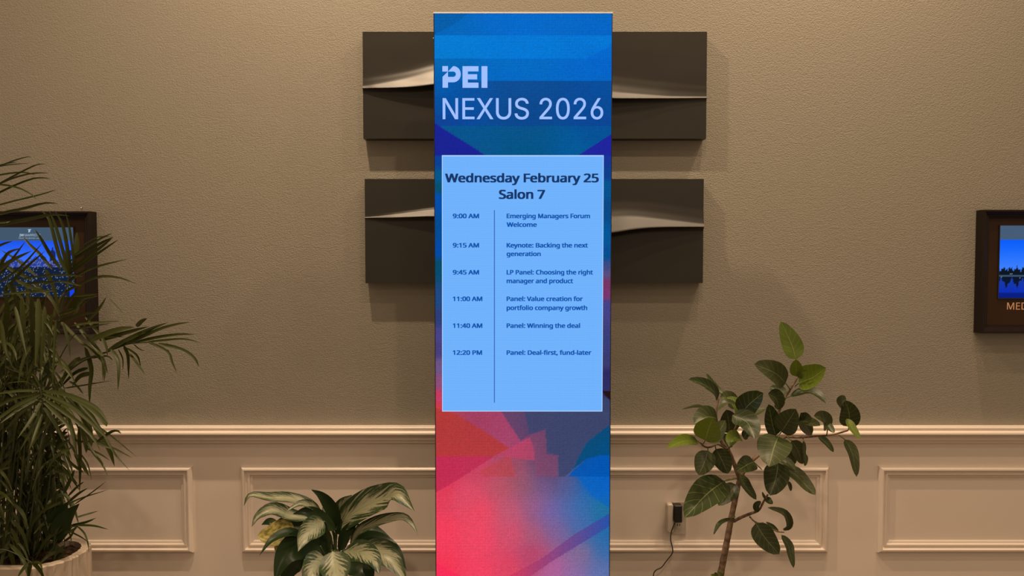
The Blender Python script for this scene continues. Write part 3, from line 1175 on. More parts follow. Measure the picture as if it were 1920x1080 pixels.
def leaf_part(parent, pxs, wpx, prof, m, Y0, Y1=None, name='leaf', stalk=None, stalk_w=2.2, stalk_mat=None, **kw):
    b = MB()
    pts = path(pxs, Y0, Y1)
    lay = abs(kw.get('roll', 0.0))
    wide = 1.0 if prof is prof_lance else (1.06 / math.cos(lay) if lay <= 0.75 else 1.15)
    leaf(b, pts, wpx * wide * Y0 / F, prof, **kw)
    o = b.build(name, m, parent)
    if stalk:
        b = MB()
        sp_ = [at(*q_) for q_ in stalk] + [pts[0]]
        r = stalk_w * 0.5 * Y0 / F
        b.tube(spline(sp_, max(6, 4 * len(sp_))), r, 7)
        b.build('leaf_stalk', stalk_mat or m_petiole, o)
    return o


# ------------------------------------------------------------------ broad leafed fig tree (right)
FY = 2.36
fig_base = at(1348, 1085, FY)
fx, fy = fig_base.x - 0.03, FY
fig = thing('potted_fig_tree', 'slender potted tree with a bare brown trunk and broad glossy dark green leaves', 'potted plant', (fx, fy, 0))
POTZ = 0.40
b = MB()
b.lathe(fx, fy, [(0.125, 0.0), (0.135, 0.01), (0.17, POTZ - 0.03), (0.176, POTZ - 0.02), (0.176, POTZ), (0.160, POTZ), (0.158, POTZ - 0.05)], 40)
b.build('pot', m_planter, fig)
b = MB(); b.lathe(fx, fy, [(0.159, POTZ - 0.06), (0.159, POTZ - 0.03), (0.05, POTZ - 0.02)], 32); b.build('soil', m_soil, fig)


def branch(name, pts, w, parent, m=m_bark):
    p = [at(x, y, Y) for x, y, Y in pts]
    n = max(8, 5 * len(p))
    b = MB()
    rr = [(w[0] + (w[1] - w[0]) * i / (n - 1)) * 0.5 * FY / F for i in range(n)]
    rr = [r * (1 + 0.05 * math.sin(i * 2.1)) for i, r in enumerate(rr)]
    b.tube(spline(p, n), rr, 12)
    return b.build(name, m, parent)


tr_pts = [(1335, 1142, FY), (1346, 1100, FY), (1354, 1062, FY), (1363, 1015, FY), (1373, 962, FY), (1383, 915, FY), (1387, 896, FY)]
trunk = branch('trunk', tr_pts, (14.5, 9), fig)
# first point down into the soil
branch('branch', [(1387, 898, FY), (1381, 882, FY - .01), (1372, 858, FY - .02), (1365, 842, FY - .03)], (9, 7), fig)
branch('branch', [(1365, 843, FY - .03), (1354, 826, FY - .02), (1346, 800, FY), (1343, 775, FY + .02), (1347, 745, FY + .03)], (6, 3.5), fig)
branch('branch', [(1362, 842, FY - .03), (1346, 833, FY - .05), (1333, 838, FY - .08), (1322, 838, FY - .1), (1312, 829, FY - .12)], (4, 3), fig)
branch('branch', [(1366, 841, FY - .03), (1372, 818, FY - .03), (1382, 795, FY - .04), (1387, 779, FY - .05)], (4.5, 3), fig)
branch('branch', [(1388, 896, FY), (1402, 872, FY + .01), (1424, 852, FY + .03), (1448, 836, FY + .04), (1474, 818, FY + .04), (1494, 803, FY + .05)], (8.5, 4), fig)
branch('branch', [(1428, 850, FY + .03), (1446, 825, FY + .02), (1458, 792, FY + .02), (1461, 770, FY + .02), (1472, 746, FY + .01), (1484, 726, FY), (1497, 702, FY), (1496, 674, FY)], (6.5, 3), fig)
branch('branch', [(1474, 819, FY + .04), (1500, 820, FY), (1530, 817.5, FY - .04), (1560, 815, FY - .08), (1590, 807, FY - .1)], (4.5, 3.2), fig)
branch('branch', [(1376, 977, FY), (1392, 969, FY - .03), (1410, 962, FY - .06), (1423, 956, FY - .08), (1432, 940, FY - .1), (1440, 927, FY - .1)], (6.5, 3), fig)
branch('branch', [(1406, 969, FY - .05), (1415, 978, FY - .08), (1432, 985, FY - .1), (1456, 996, FY - .12), (1470, 998, FY - .12)], (3.2, 2.2), fig)
branch('branch', [(1386, 897, FY), (1374, 897, FY - .02), (1362, 899, FY - .04)], (4, 3), fig, m_bark)

G, Yg = m_fig, m_figy
# (midrib points, width, material, depth at base, depth at tip, roll, fold, stalk start)
FIG = [
    ([(1492.5, 674), (1484, 645), (1464, 603)], 37, Yg, FY, FY + .02, .25, .2, None),
    ([(1473, 718), (1452, 699), (1414, 683)], 38, G, FY - .01, FY - .1, .45, .25, (1482, 731, FY)),
    ([(1498, 718), (1524, 708), (1549, 689.5)], 42, Yg, FY - .02, FY - .1, -.5, .45, (1491, 724, FY)),
    ([(1493, 706), (1493, 690), (1492, 674)], 23, Yg, FY - .03, FY - .06, 0, .2, None),
    ([(1497, 708), (1504, 700), (1514, 695)], 15, Yg, FY - .04, FY - .08, 0, .3, None),
    ([(1471, 746), (1460, 734), (1443.5, 725.5)], 23, G, FY + .04, FY + .1, .3, .3, None),
    ([(1440, 738), (1455, 748), (1462, 768)], 26, G, FY - .03, FY - .01, .5, .5, None),
    ([(1481, 743.5), (1512, 734), (1533, 741), (1549.5, 757)], 23, G, FY, FY - .08, .9, .35, (1473, 746, FY)),
    ([(1389, 777), (1405, 758), (1431, 736.5)], 42, G, FY - .06, FY - .16, .3, .25, (1385, 785, FY - .05)),
    ([(1393, 776), (1412, 776), (1435, 766)], 20, G, FY + .0, FY + .03, .9, .2, None),
    ([(1454, 817), (1447, 790), (1441, 758)], 30, G, FY - .05, FY - .08, -.4, .25, None),
    ([(1465, 810), (1478, 790), (1492.5, 767)], 42, G, FY - .08, FY - .16, .1, .22, (1456, 820, FY - .06)),
    ([(1373, 779), (1396, 788), (1408, 803), (1415, 823)], 38, G, FY - .1, FY - .2, .35, .3, None),
    ([(1459, 818), (1450, 843), (1442, 875)], 60, G, FY - .12, FY - .24, .1, .22, (1464, 811, FY - .08)),
    ([(1322.5, 826), (1328, 806), (1336, 784)], 50, Yg, FY - .15, FY - .22, .05, .15, (1316, 836, FY - .11)),
    ([(1345, 785), (1325, 782), (1302, 795)], 36, G, FY - .08, FY - .14, .5, .3, None),
    ([(1325, 828), (1344, 816), (1360, 788)], 32, G, FY - .13, FY - .12, -.6, .4, None),
    ([(1338, 777), (1312, 764), (1278, 768)], 13, G, FY, FY - .12, 1.2, .3, None),
    ([(1346, 748), (1336, 732), (1315, 719), (1291, 712)], 24, G, FY, FY - .12, .85, .35, None),
    ([(1359, 740), (1340, 727), (1324, 700)], 15, G, FY + .03, FY + .06, .8, .35, None),
    ([(1381, 764), (1366, 748), (1350, 746)], 26, G, FY + .03, FY + .02, .5, .3, None),
    ([(1382, 760), (1364, 756), (1346, 770)], 16, G, FY - .06, FY - .1, 1.0, .4, None),
    ([(1386, 780), (1381, 759), (1363, 745)], 20, Yg, FY - .04, FY - .02, .7, .3, None),
    ([(1368, 812), (1366, 790), (1362, 768)], 36, G, FY + .05, FY + .02, .2, .25, None),
    ([(1378, 806), (1372, 790), (1368, 772)], 30, G, FY + .08, FY + .08, -.2, .25, None),
    ([(1308, 827), (1282, 827), (1251, 840)], 21, Yg, FY - .1, FY - .26, .55, .3, (1320, 836, FY - .1)),
    ([(1327.5, 845), (1321, 866), (1310, 891)], 38, G, FY - .1, FY - .12, .1, .2, (1327, 838, FY - .09)),
    ([(1342, 842), (1353, 862), (1365, 888)], 35, G, FY - .05, FY - .07, -.15, .45, (1341, 835, FY - .06)),
    ([(1388, 819), (1376, 822), (1368, 838)], 26, Yg, FY - .08, FY - .12, .4, .4, None),
    ([(1352, 816), (1361, 826), (1373, 838)], 24, G, FY - .0, FY + .0, .2, .3, None),
    ([(1501, 774), (1508, 795), (1522.5, 815)], 26, G, FY - .02, FY + .06, .6, .35, None),
    ([(1500, 786), (1518, 793), (1538, 798)], 17, G, FY + .0, FY - .08, .7, .35, None),
    ([(1552, 802), (1543, 786), (1526, 780)], 25, G, FY - .1, FY - .2, .5, .45, (1550, 816, FY - .08)),
    ([(1549, 792), (1555, 802), (1564, 812)], 13, G, FY - .14, FY - .18, .6, .3, None),
    ([(1592, 800), (1592, 775), (1584, 750)], 36, G, FY - .1, FY - .16, -.1, .35, (1590, 807, FY - .1)),
    ([(1575, 764), (1580, 752), (1587, 749)], 17, G, FY - .12, FY - .2, .6, .3, None),
    ([(1588, 785), (1597, 803), (1613, 824)], 14, Yg, FY - .16, FY - .2, .6, .4, None),
    ([(1584, 824), (1598, 850), (1606, 894)], 19, G, FY - .1, FY - .14, .5, .35, (1572, 815, FY - .09)),
    ([(1534, 818), (1549, 831), (1563, 848)], 12, G, FY - .04, FY - .06, .7, .4, None),
    ([(1484, 826), (1496, 845), (1505, 870)], 26, G, FY + .02, FY + .03, .25, .3, (1476, 820, FY + .03)),
    ([(1507, 827), (1508.5, 840), (1507, 856)], 7, G, FY - .02, FY - .02, .4, .3, (1505, 820, FY)),
    ([(1508, 850), (1510, 861), (1509, 874)], 9, G, FY - .04, FY - .05, .4, .3, None),
    ([(1474, 845), (1482, 857), (1488, 872)], 22, G, FY + .05, FY + .06, .3, .3, None),
    ([(1460, 862), (1477, 868), (1491, 881)], 15, G, FY - .05, FY - .08, .7, .3, None),
    ([(1459, 867), (1455, 895), (1444, 929)], 46, G, FY - .1, FY - .14, .0, .25, (1452, 850, FY - .0)),
    ([(1464, 872), (1492, 890), (1512, 911), (1529, 928)], 24, G, FY - .04, FY - .1, .5, .35, None),
    ([(1477, 902), (1481, 911), (1483, 921)], 7, G, FY - .02, FY - .02, .4, .3, None),
    ([(1413, 866), (1400, 872), (1381, 884)], 32, G, FY - .12, FY - .2, .2, .3, (1428, 880, FY - .02)),
    ([(1386, 890), (1398, 912), (1418, 937)], 18, G, FY - .06, FY - .08, .7, .35, None),
    ([(1358, 902), (1326, 926), (1284, 971)], 54, G, FY - .08, FY - .3, .3, .28, (1384, 897, FY)),
    ([(1381, 909), (1365, 926), (1347, 948)], 31, G, FY - .02, FY - .06, -.2, .25, None),
    ([(1419, 960), (1419, 948), (1427, 940)], 12, G, FY - .08, FY - .1, .3, .3, None),
    ([(1436, 932), (1441, 939), (1449, 945)], 12, G, FY - .1, FY - .12, .4, .3, None),
    ([(1437, 937), (1432, 930), (1429, 922)], 5, G, FY - .1, FY - .1, .3, .3, None),
    ([(1370, 972), (1350, 982), (1338, 1003)], 8, G, FY - .04, FY - .1, .7, .3, (1378, 969, FY)),
    ([(1471, 995), (1478, 981), (1468, 962), (1439, 952)], 14, G, FY - .12, FY - .2, .7, .4, None),
    ([(1417, 981), (1434, 1008), (1461, 1039)], 40, G, FY - .1, FY - .14, .1, .25, (1407, 970, FY - .05)),
    ([(1460, 998), (1448, 988), (1436, 979)], 8, G, FY - .11, FY - .1, .7, .3, None),
    ([(1465, 1003), (1478, 1022), (1482, 1040), (1488, 1065)], 15, G, FY - .12, FY - .16, .5, .35, None),
    ([(1452, 826), (1434, 838), (1432, 850)], 22, G, FY - .02, FY - .02, .2, .3, None),
    ([(1394, 822), (1403, 812), (1424, 810)], 16, G, FY, FY - .03, .5, .3, None),
]
for pts, w, m_, ya, yb, roll, fold, st in FIG:
    leaf_part(fig, pts, w, prof_fig, m_, ya, yb, roll=roll, fold=fold, wav=0.05, stalk=[st] if st else None)
# small sprout beside the trunk
for pts in ([(1348, 1088), (1341, 1080), (1332, 1078)], [(1346, 1086), (1342, 1076), (1343, 1073)], [(1349, 1086), (1352, 1078), (1346, 1072)]):
    leaf_part(fig, pts, 6, prof_fig, Yg, FY - .05, FY - .07, name='sprout', roll=.4)

# ------------------------------------------------------------------ silvery variegated plant (centre)
AY = 2.28
ax = at(626, 1080, AY).x
agl = thing('variegated_pot_plant', 'bushy potted plant with silvery green variegated leaves and one yellowed leaf', 'potted plant', (ax, AY, 0))
AZ = 0.42
b = MB()
b.lathe(ax, AY, [(0.11, 0.0), (0.12, 0.01), (0.16, AZ - 0.02), (0.163, AZ), (0.15, AZ), (0.148, AZ - 0.05)], 40)
b.build('pot', m_planter, agl)
b = MB(); b.lathe(ax, AY, [(0.149, AZ - 0.05), (0.149, AZ - 0.03), (0.04, AZ - 0.02)], 32); b.build('soil', m_soil, agl)
S, Dp = m_silv, m_deep
root = (626, 1140)
AGL = [
    # points, width, material, y0, y1, roll, fold, stalk points
    ([(603, 963), (577, 945), (540, 936), (505, 934), (470, 929), (457, 949)], 27, S, AY + .02, AY - .05, .75, .4, [(627, 1060, AY), (625, 1000, AY + .02)]),
    ([(600, 960), (585, 949), (562, 945), (533, 961)], 19, S, AY - .04, AY - .14, .6, .3, [(627, 1060, AY), (626, 1000, AY)]),
    ([(585, 971), (548, 968), (512, 956), (485, 968), (472, 988)], 29, S, AY - .02, AY - .12, .55, .35, [(626, 1060, AY), (618, 1000, AY)]),
    ([(552, 990), (530, 996), (508, 1004), (483, 1004)], 44, m_yel, AY - .06, AY - .12, .1, .2, None),
    ([(548, 1012), (532, 1018), (516, 1034)], 28, m_yel, AY - .05, AY - .08, .1, .2, None),
    ([(572, 985), (540, 985), (520, 992), (503, 1002)], 34, Dp, AY + .0, AY - .06, .3, .2, None),
    ([(571, 1010), (545, 1000), (512, 1012), (486, 1042)], 24, Dp, AY - .1, AY - .22, .8, .35, None),
    ([(607, 978), (590, 988), (572, 1006), (559, 1034)], 44, S, AY - .1, AY - .22, .1, .25, [(625, 1070, AY), (616, 1020, AY - .04), (612, 984, AY - .08)]),
    ([(629, 995), (600, 972), (575, 960), (549, 964)], 28, Dp, AY - .05, AY - .12, .35, .3, None),
    ([(631, 992), (627, 968), (614, 944), (600, 928), (583.5, 918)], 25, Dp, AY - .0, AY - .06, -.2, .3, [(628, 1070, AY), (630, 1020, AY)]),
    ([(614, 968), (610, 960), (604, 951)], 12, S, AY + .05, AY + .05, .1, .2, [(622, 1060, AY + .04)]),
    ([(630, 995), (650, 972), (685, 949), (722, 934), (742, 927), (758, 940), (777, 959)], 56, S, AY + .02, AY - .12, .45, .35, [(628, 1070, AY), (629, 1020, AY)]),
    ([(632, 992), (637, 966), (645, 944), (660, 928)], 36, S, AY + .04, AY + .02, -.2, .3, None),
    ([(656, 1024), (672, 997), (700, 983), (728, 974), (756, 971), (772, 984), (784, 1004)], 26, S, AY - .02, AY - .14, .7, .35, [(629, 1075, AY), (648, 1034, AY - .01)]),
    ([(657, 1005), (680, 994), (705, 1000), (733, 1021), (757, 1046)], 28, Dp, AY + .06, AY + .02, .7, .3, [(630, 1060, AY + .04)]),
    ([(660, 1022), (686, 1010), (720, 1018), (745, 1036), (762, 1069)], 32, Dp, AY + .02, AY - .08, .7, .3, [(630, 1075, AY)]),
    ([(645, 1034), (676, 1036), (700, 1052), (711, 1077)], 46, S, AY - .12, AY - .24, .35, .3, [(628, 1080, AY - .02)]),
    ([(676, 1024), (710, 1034), (738, 1056), (764, 1094)], 48, S, AY - .06, AY - .16, .3, .25, [(629, 1080, AY)]),
    ([(623, 1034), (628, 1060), (633, 1085), (642, 1116)], 58, S, AY - .2, AY - .32, 0, .2, [(626, 1090, AY - .05), (624, 1050, AY - .14)]),
    ([(608, 1044), (596, 1056), (583, 1076), (571, 1112)], 52, S, AY - .18, AY - .3, -.1, .25, [(626, 1090, AY - .05), (618, 1052, AY - .12)]),
    ([(600, 1024), (566, 1022), (535, 1042), (514, 1092)], 56, Dp, AY - .1, AY - .22, .15, .25, [(626, 1080, AY)]),
    ([(618, 1034), (590, 1024), (560, 1030)], 44, Dp, AY + .02, AY, .2, .2, None),
    ([(620, 1020), (590, 1005), (565, 1008)], 38, Dp, AY + .04, AY + .04, .2, .2, None),
    ([(655, 1050), (680, 1066), (700, 1096)], 50, Dp, AY - .04, AY - .1, .2, .2, None),
    ([(640, 1010), (655, 985), (673, 955)], 19, Dp, AY + .02, AY + .04, .2, .3, [(629, 1070, AY)]),
    ([(636, 1034), (648, 1002), (664, 984), (673, 983)], 22, Dp, AY - .02, AY - .03, .3, .3, [(628, 1075, AY)]),
    ([(640, 1002), (636, 985), (624, 985)], 26, Dp, AY + .0, AY - .0, .2, .3, None),
    ([(575, 990), (560, 978), (540, 980)], 20, S, AY + .06, AY + .05, .4, .2, None),
    ([(522, 986), (505, 978), (490, 984)], 15, Dp, AY + .05, AY + .05, .3, .2, None),
    ([(622, 1040), (606, 1060), (604, 1085)], 30, Dp, AY - .02, AY - .04, .2, .2, None),
    ([(568, 1040), (545, 1060), (530, 1100)], 46, Dp, AY + .02, AY + .0, .2, .2, None),
]
for pts, w, m_, ya, yb, roll, fold, st in AGL:
    o = leaf_part(agl, pts, w, prof_fig if m_ is m_yel else prof_lance, m_, ya, yb, roll=roll, fold=fold, wav=0.06, n=18, cols=6, stalk=st, stalk_w=4.2, stalk_mat=m_pet_dark)
    if m_ is m_yel:
        o['label'] = 'yellowed leaf'
# stems from the soil up
for x0_, x1_ in ((612, 622), (622, 628), (634, 632), (644, 645)):
    b = MB()
    p0 = at(x0_, 1100, AY); p0.z = AZ - 0.03
    b.tube(spline([p0, at(x1_, 1080, AY), at(x1_, 1030, AY)], 10), 0.0065, 8)
    b.build('stem', m_pet_dark, agl)

# ------------------------------------------------------------------ palm (left)
PY_ = 2.32
px_c = at(-40, 1040, PY_).x
RIMZ = at(157, 1035, PY_).z
palm = thing('potted_palm', 'dense dark green feathery palm in a cream fluted planter at the left edge', 'potted plant', (px_c, PY_, 0))
A_ = at(157, 1035, PY_).x - px_c
B_ = 0.125


def rounded(n, a, bb, r):
    """outline of a rounded rectangle"""
    pts = []
    for cx, cy, a0 in ((a - r, bb - r, 0), (-a + r, bb - r, 90), (-a + r, -bb + r, 180), (a - r, -bb + r, 270)):
        for k in range(n):
            an = math.radians(a0 + 90 * k / (n - 1))
            pts.append((cx + r * math.cos(an), cy + r * math.sin(an)))
    return pts


b = MB()
out = rounded(14, A_, B_, 0.11)
inn = rounded(14, A_ - 0.026, B_ - 0.026, 0.088)
n = len(out)


def flute(p, k, amt):
    d = Vector((p[0], p[1], 0))
    return (p[0] * (1 - amt * (k % 2)), p[1] * (1 - amt * 1.4 * (k % 2)))


rings = []
for z, src, am in ((0, out, .025), (RIMZ - 0.03, out, .025), (RIMZ - 0.004, out, .018), (RIMZ, rounded(14, A_ - .005, B_ - .005, .105), .012), (RIMZ - 0.001, inn, 0.008), (RIMZ - 0.05, inn, 0)):
    rings.append([(px_c + flute(p, k, am)[0], PY_ + flute(p, k, am)[1], z) for k, p in enumerate(src)])
vs = [p for r in rings for p in r]
fs = []
for r in range(len(rings) - 1):
    for i in range(n):
        j = (i + 1) % n
        fs.append((r * n + i, r * n + j, (r + 1) * n + j, (r + 1) * n + i))
fs.append(tuple(reversed(range(n))))
b.add(vs, fs)
b.build('planter', m_planter, palm)
b = MB()
gx, gy = 40, 14
vs, fs = [], []
for j in range(gy + 1):
    for i in range(gx + 1):
        u, v = -1 + 2 * i / gx, -1 + 2 * j / gy
        lim = 1.0 if abs(u) < 0.75 else math.sqrt(max(0.02, 1 - ((abs(u) - .75) / .25) ** 2))
        vs.append((px_c + u * (A_ - .02), PY_ + v * lim * (B_ - .02), RIMZ - 0.022 + random.uniform(-.006, .008)))
for j in range(gy):
    for i in range(gx):
        a = j * (gx + 1) + i
        fs.append((a, a + 1, a + gx + 2, a + gx + 1))
b.add(vs, fs, True)
b.build('soil', m_soil, palm)


def frond(leaflets, Y, rachis=None, dY=0.0, m=m_palm, wscale=1.0, rw=3.0):
    """leaflets: (points, width px); rachis: picture points of the stalk"""
    b = MB()
    for pts, w in leaflets:
        y0 = Y + random.uniform(-.03, .03)
        leaf(b, path(pts, y0, y0 + dY + random.uniform(-.08, .05)), w * wscale * Y / F, prof_palm, roll=random.uniform(-.55, .55), fold=.35, n=10, cols=2)
    o = b.build('frond', m, palm)
    if rachis:
        b = MB()
        p = [at(x, y, Y) for x, y in rachis]
        k = 5 * len(p)
        b.tube(spline(p, k), [(rw * (1 - .6 * i / k)) * .5 * Y / F for i in range(k)], 6)
        b.build('frond_stalk', m_cane, o)
    return o


# spray reaching in from the upper left
frond([([(-90, 345), (0, 311.5), (24, 302), (50, 294.5), (60, 295)], 3), ([(-80, 330), (0, 312), (30, 308), (56, 306)], 2.6), ([(-70, 335), (0, 310), (36, 303)], 2.6),
       ([(-90, 395), (0, 344), (45, 320), (70, 308.7), (89, 307.4)], 3.4), ([(-90, 345), (0, 328), (37, 323.5), (55, 325), (67, 329)], 3.6), ([(-90, 390), (0, 344), (46, 328), (74, 324.5), (93, 324.5)], 3.6),
       ([(-90, 410), (0, 360.5), (55, 337), (80, 333.7), (98, 335.5)], 4), ([(-90, 340), (0, 346), (35, 353), (59, 365), (69, 374.5)], 4),
       ([(-100, 415), (0, 384), (65, 368), (93, 360), (107, 355)], 3.6)], 2.35, [(-60, 640), (-100, 480), (-100, 330)])
frond([([(-100, 430), (0, 401), (46, 391), (83, 381), (111, 382)], 6), ([(-100, 448), (0, 421), (55, 411), (98, 402), (130, 405)], 8), ([(-90, 420), (0, 418), (20, 415)], 4)], 2.25, [(-40, 640), (-90, 520), (-110, 420)])
# fan standing in front of the left sign
frond([([(128, 515), (111, 480), (93, 413), (77, 394)], 7), ([(130, 518), (120, 480), (104, 424), (91, 393)], 7), ([(132, 520), (128, 480), (118, 424), (103, 395)], 7), ([(138, 505), (137, 480), (130, 428), (122, 395)], 5),
       ([(114, 505), (93, 476), (78, 450), (65, 429)], 7), ([(98, 505), (74, 476), (55, 458), (42, 442)], 6), ([(142, 478), (144, 455), (144, 436)], 10),
       ([(70, 520), (35, 490), (0, 468)], 6), ([(60, 525), (20, 505), (-10, 480)], 7)], 2.42, [(70, 760), (100, 640), (124, 560), (133, 500)])
frond([([(139, 479), (184, 450.5), (211, 437)], 5), ([(132, 489), (184, 459), (213, 444)], 6), ([(127, 510), (182, 469), (212, 445.5)], 6), ([(127, 516), (184, 475), (223, 448.5)], 5),
       ([(121, 534), (152, 512), (186, 499), (243, 485)], 6), ([(117, 550), (152, 532), (186, 519), (223, 521), (260, 534)], 6), ([(145, 466), (182, 445.5), (213, 444.5)], 3)], 2.40, [(80, 740), (105, 620), (124, 540), (140, 475)], rw=5)
frond([([(10, 545), (40, 510), (85, 470)], 6), ([(0, 530), (40, 500), (80, 455)], 5), ([(-10, 525), (20, 490), (48, 452)], 5), ([(-5, 510), (20, 490), (60, 470)], 8), ([(0, 500), (15, 475), (40, 465)], 6), ([(-20, 470), (5, 458), (24, 452)], 5)], 2.3, [(-20, 700), (-10, 600), (0, 520)])
# dark fan across the sign
frond([([(100, 545), (50, 548), (0, 552)], 6), ([(100, 528), (50, 532), (0, 540)], 5), ([(155, 518), (110, 515), (60, 520), (0, 528)], 4), ([(152, 536), (110, 528), (60, 540)], 4), ([(90, 560), (60, 590), (35, 650)], 8), ([(60, 530), (95, 560), (112, 595)], 8), ([(85, 505), (100, 540), (112, 590)], 8),
       ([(10, 535), (12, 560), (10, 590)], 7), ([(14, 530), (28, 555), (37, 595)], 8), ([(30, 525), (60, 540), (85, 545)], 7), ([(50, 530), (52, 570), (56, 610)], 7)], 2.28, [(40, 750), (70, 640), (90, 540)])
frond([([(140, 555), (165, 553), (184, 551)], 5), ([(130, 585), (150, 560), (184, 555)], 14), ([(162, 604), (185, 580), (200, 556)], 6), ([(111, 603), (150, 590), (184, 585)], 7), ([(130, 612), (165, 606), (200, 604), (229, 602)], 5),
       ([(205, 560), (227, 585), (235, 613)], 2.5), ([(110, 590), (140, 580), (170, 560)], 6), ([(120, 575), (146, 545), (152, 540)], 5), ([(135, 600), (150, 570), (160, 552)], 5), ([(140, 618), (170, 612), (210, 606)], 4), ([(100, 600), (108, 570), (120, 548)], 6)], 2.34, [(85, 780), (100, 660), (120, 590), (150, 575)])
# large frond reaching right
frond([([(202, 657), (243, 635), (283, 617), (317, 604)], 9), ([(205, 658), (267, 632), (300, 617), (332, 608), (358, 604)], 7), ([(250, 643), (292, 633), (333, 627), (368, 627)], 6), ([(270, 642), (317, 637), (348, 636), (380, 644)], 4),
       ([(297, 644), (330, 652), (353, 662), (367, 675), (373, 689)], 7), ([(283, 642), (315, 660), (323, 680), (332, 700)], 5), ([(277, 642), (300, 652), (320, 658)], 2.5), ([(208, 655), (220, 673), (222.5, 697), (221, 735)], 7),
       ([(232, 648), (240, 668), (241, 712)], 6), ([(237, 652), (257, 667), (264, 688)], 4), ([(242, 662), (258, 683), (273, 704)], 5), ([(170, 638), (217, 620), (253, 613)], 12), ([(187, 638), (233, 625), (280, 612)], 9),
       ([(256, 612), (266, 602), (276, 597)], 8), ([(222, 655), (230, 673), (230, 697)], 2.5), ([(175, 638), (203, 632), (237, 632)], 3), ([(250, 645), (262, 655), (273, 658)], 2.5), ([(215, 650), (260, 630), (300, 610)], 6)],
      2.36, [(85, 800), (110, 720), (150, 680), (200, 660), (240, 645), (280, 642)], rw=5)
frond([([(140, 605), (180, 655), (192, 672), (193, 716)], 8), ([(148, 640), (185, 668), (196, 690), (195, 716)], 7), ([(160, 595), (195, 640), (202, 668)], 6), ([(165, 630), (190, 665), (203, 703)], 5), ([(160, 650), (172, 690), (169, 725), (168, 760)], 9),
       ([(110, 600), (150, 640), (190, 672)], 8), ([(120, 728), (160, 722), (212, 713)], 3), ([(170, 672), (200, 668), (212, 676)], 4), ([(165, 690), (140, 700), (110, 730)], 7), ([(150, 670), (130, 690), (105, 738)], 9),
       ([(172, 668), (140, 680), (110, 700)], 5), ([(172, 700), (150, 706), (135, 725)], 9), ([(130, 715), (145, 725), (157, 740)], 4)], 2.38, [(60, 820), (90, 720), (130, 640), (160, 610)])
# long leaflets hanging in the middle
frond([([(40, 560), (44, 620), (50, 690)], 9), ([(60, 555), (62, 620), (62, 695)], 10), ([(72, 560), (72, 620), (66, 690)], 10), ([(84, 575), (82, 630), (76, 700)], 8), ([(96, 590), (92, 640), (96, 700)], 7), ([(28, 575), (38, 620), (50, 668)], 7),
       ([(105, 600), (102, 660), (99, 720)], 5), ([(118, 605), (128, 640), (132, 672)], 5), ([(15, 570), (10, 620), (18, 672)], 10), ([(0, 600), (8, 650), (24, 690)], 9)], 2.2, [(60, 800), (50, 660), (60, 555)])
# front frond, drooping towards the camera
frond([([(74, 733), (37, 733), (0, 738), (-30, 746)], 6), ([(74, 737), (28, 746), (0, 760), (-20, 772)], 7), ([(75, 740), (37, 757), (0, 783), (-20, 800)], 7), ([(76, 744), (37, 766), (0, 794)], 7), ([(77, 746), (37, 777), (5, 814)], 7),
       ([(78, 751), (61, 783), (33, 822)], 7), ([(79, 763), (67, 792), (50, 822), (38, 845)], 6), ([(80, 776), (72, 798), (62, 825), (55, 843)], 6),
       ([(80, 746), (130, 779), (170, 815), (190, 850)], 8), ([(80, 738), (130, 761), (178, 801), (212, 834)], 8), ([(81, 733), (130, 742), (180, 765), (205, 797)], 9), ([(83, 755), (111, 781), (133, 807), (142, 850)], 7), ([(83, 764), (104, 796), (120, 830)], 7),
       ([(70, 731), (50, 716), (14, 718)], 3), ([(78, 732), (64, 702), (50, 706), (30, 728)], 4)], 2.08, [(50, 900), (62, 780), (72, 728), (78, 746), (80, 777)], dY=-.05, rw=4)
frond([([(128, 746), (157, 780), (168, 815), (172, 838)], 15), ([(150, 750), (180, 800), (203, 840), (215, 875)], 13), ([(140, 748), (185, 800), (215, 851), (243, 882)], 5), ([(120, 745), (170, 790), (208, 818), (258, 858)], 5),
       ([(150, 800), (186, 831), (215, 842), (250, 860)], 6), ([(140, 790), (172, 845), (190, 868), (205, 898)], 6), ([(148, 800), (151, 860), (149, 927)], 7), ([(150, 850), (164, 870), (172, 901)], 3), ([(140, 850), (155, 872), (167, 893)], 8),
       ([(180, 830), (205, 812), (219, 808), (228, 814)], 6), ([(130, 742), (165, 760), (195, 790), (200, 800)], 12), ([(160, 840), (185, 850), (207, 864)], 3.5), ([(150, 790), (160, 830), (162, 850)], 9), ([(155, 885), (135, 870), (120, 850)], 5), ([(135, 820), (150, 828), (186, 828), (208, 832)], 4)],
      2.16, [(60, 900), (90, 800), (125, 745), (150, 752)], rw=4)
# low sprays on the right of the planter
frond([([(139, 946), (170, 925), (200, 902)], 2.6), ([(120, 950), (150, 935), (204, 918)], 3.4), ([(142, 971), (165, 964), (185, 958)], 4), ([(133, 985), (160, 979), (181, 971)], 4), ([(132, 988), (155, 982), (175, 975)], 4), ([(145, 985), (175, 986), (204, 993)], 4.5),
       ([(143, 985), (158, 1000), (165, 1020), (167, 1038)], 3.4), ([(128, 995), (150, 1006), (165, 1016)], 3), ([(128, 995), (132, 1005), (134, 1016)], 3), ([(130, 940), (148, 925), (165, 915)], 5), ([(128, 930), (146, 912), (158, 903)], 5), ([(120, 925), (134, 895), (140, 880)], 7)],
      2.28, [(95, 1040), (110, 1005), (128, 992)], rw=3)
b = MB()
leaf(b, path([(103, 1014), (108, 975), (128, 940)], 2.3, 2.26), 40 * 2.3 / F, prof_lance, roll=.1, fold=.3, n=14, cols=4)
leaf(b, path([(106, 1012), (122, 975), (149, 944)], 2.28, 2.24), 34 * 2.3 / F, prof_lance, roll=.2, fold=.3, n=14, cols=4)
b.build('young_frond', m_deep, palm)
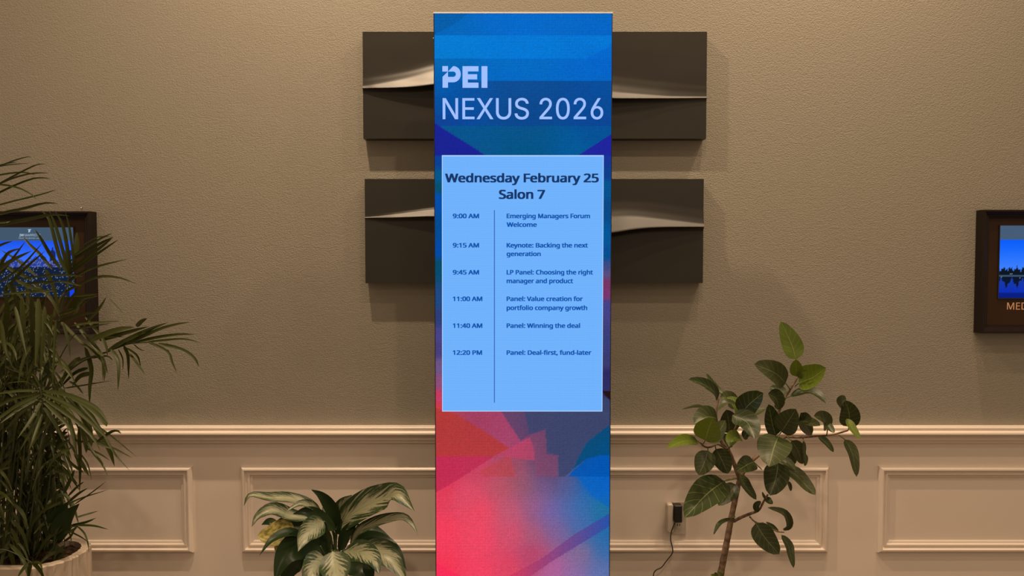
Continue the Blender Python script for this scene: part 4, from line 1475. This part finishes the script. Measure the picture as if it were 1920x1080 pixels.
# small shoot over the planter rim
frond([([(60, 1054), (46, 1064), (32, 1084)], 7), ([(59, 1055), (56, 1066), (54, 1085)], 9), ([(61, 1055), (74, 1068), (84, 1088)], 7), ([(61, 1054), (74, 1056), (80, 1070)], 5)], 2.16, [(0, 1030), (17, 1033), (38, 1043), (60, 1054)], rw=3)
# dense inner growth
for i in range(46):
    cx_ = random.uniform(-110, 122)
    cy_ = 600 + 400 * ((i * 0.618) % 1.0)
    if cx_ > 95 and cy_ < 740:
        cx_ -= 60
    Yr = random.uniform(2.22, 2.44)
    lf = []
    lean = random.uniform(-0.6, 0.6)
    for k in range(17):
        t = k / 16.0
        bx = cx_ + lean * 40 * (t - .5)
        by = cy_ - 60 + 120 * t
        sgn = 1 if k % 2 else -1
        ln = random.uniform(60, 110)
        dx = sgn * ln * random.uniform(.15, .65)
        if bx + dx > 150:
            dx = -abs(dx)
        ey = by + ln * random.uniform(.25, 1.0)
        if bx + dx > 100:
            ey = min(ey, 985)
        lf.append(([(bx, by), (bx + dx * .6, by + (ey - by) * .35), (bx + dx, ey)], random.uniform(4.0, 8.0)))
    bx0 = min(cx_ * 0.6 - 10, 75)
    Yb = PY_ + (Yr - PY_) * 0.5
    p = [at(bx0, 1046, Yb), at(bx0 + (cx_ - bx0) * .5, (1046 + cy_) / 2, (Yb + Yr) / 2), at(cx_ - lean * 20, cy_ - 60, Yr), at(cx_ + lean * 20, cy_ + 60, Yr)]
    fo = frond(lf, Yr)
    b = MB()
    b.tube(spline(p, 20), [3.2 * (1 - .6 * q / 20) * .5 * Yr / F for q in range(20)], 6)
    b.build('frond_stalk', m_cane, fo)
for x0_, x1_, y1_, Yc, w in ((-60, -40, 700, 2.34, 12), (-20, -5, 640, 2.36, 13), (14, 24, 690, 2.30, 13), (40, 52, 640, 2.36, 12), (66, 78, 700, 2.34, 11), (88, 93, 760, 2.38, 9), (104, 98, 880, 2.33, 9), (-95, -90, 600, 2.38, 12)):
    b = MB()
    p0 = at(x0_, 1046, Yc)
    b.tube(spline([p0, at((x0_ + x1_) / 2 + 2, (1046 + y1_) / 2, Yc), at(x1_, y1_, Yc)], 14), [w * .5 * (1 - .3 * i / 13) * Yc / F for i in range(14)], 10)
    b.build('cane', m_cane, palm)
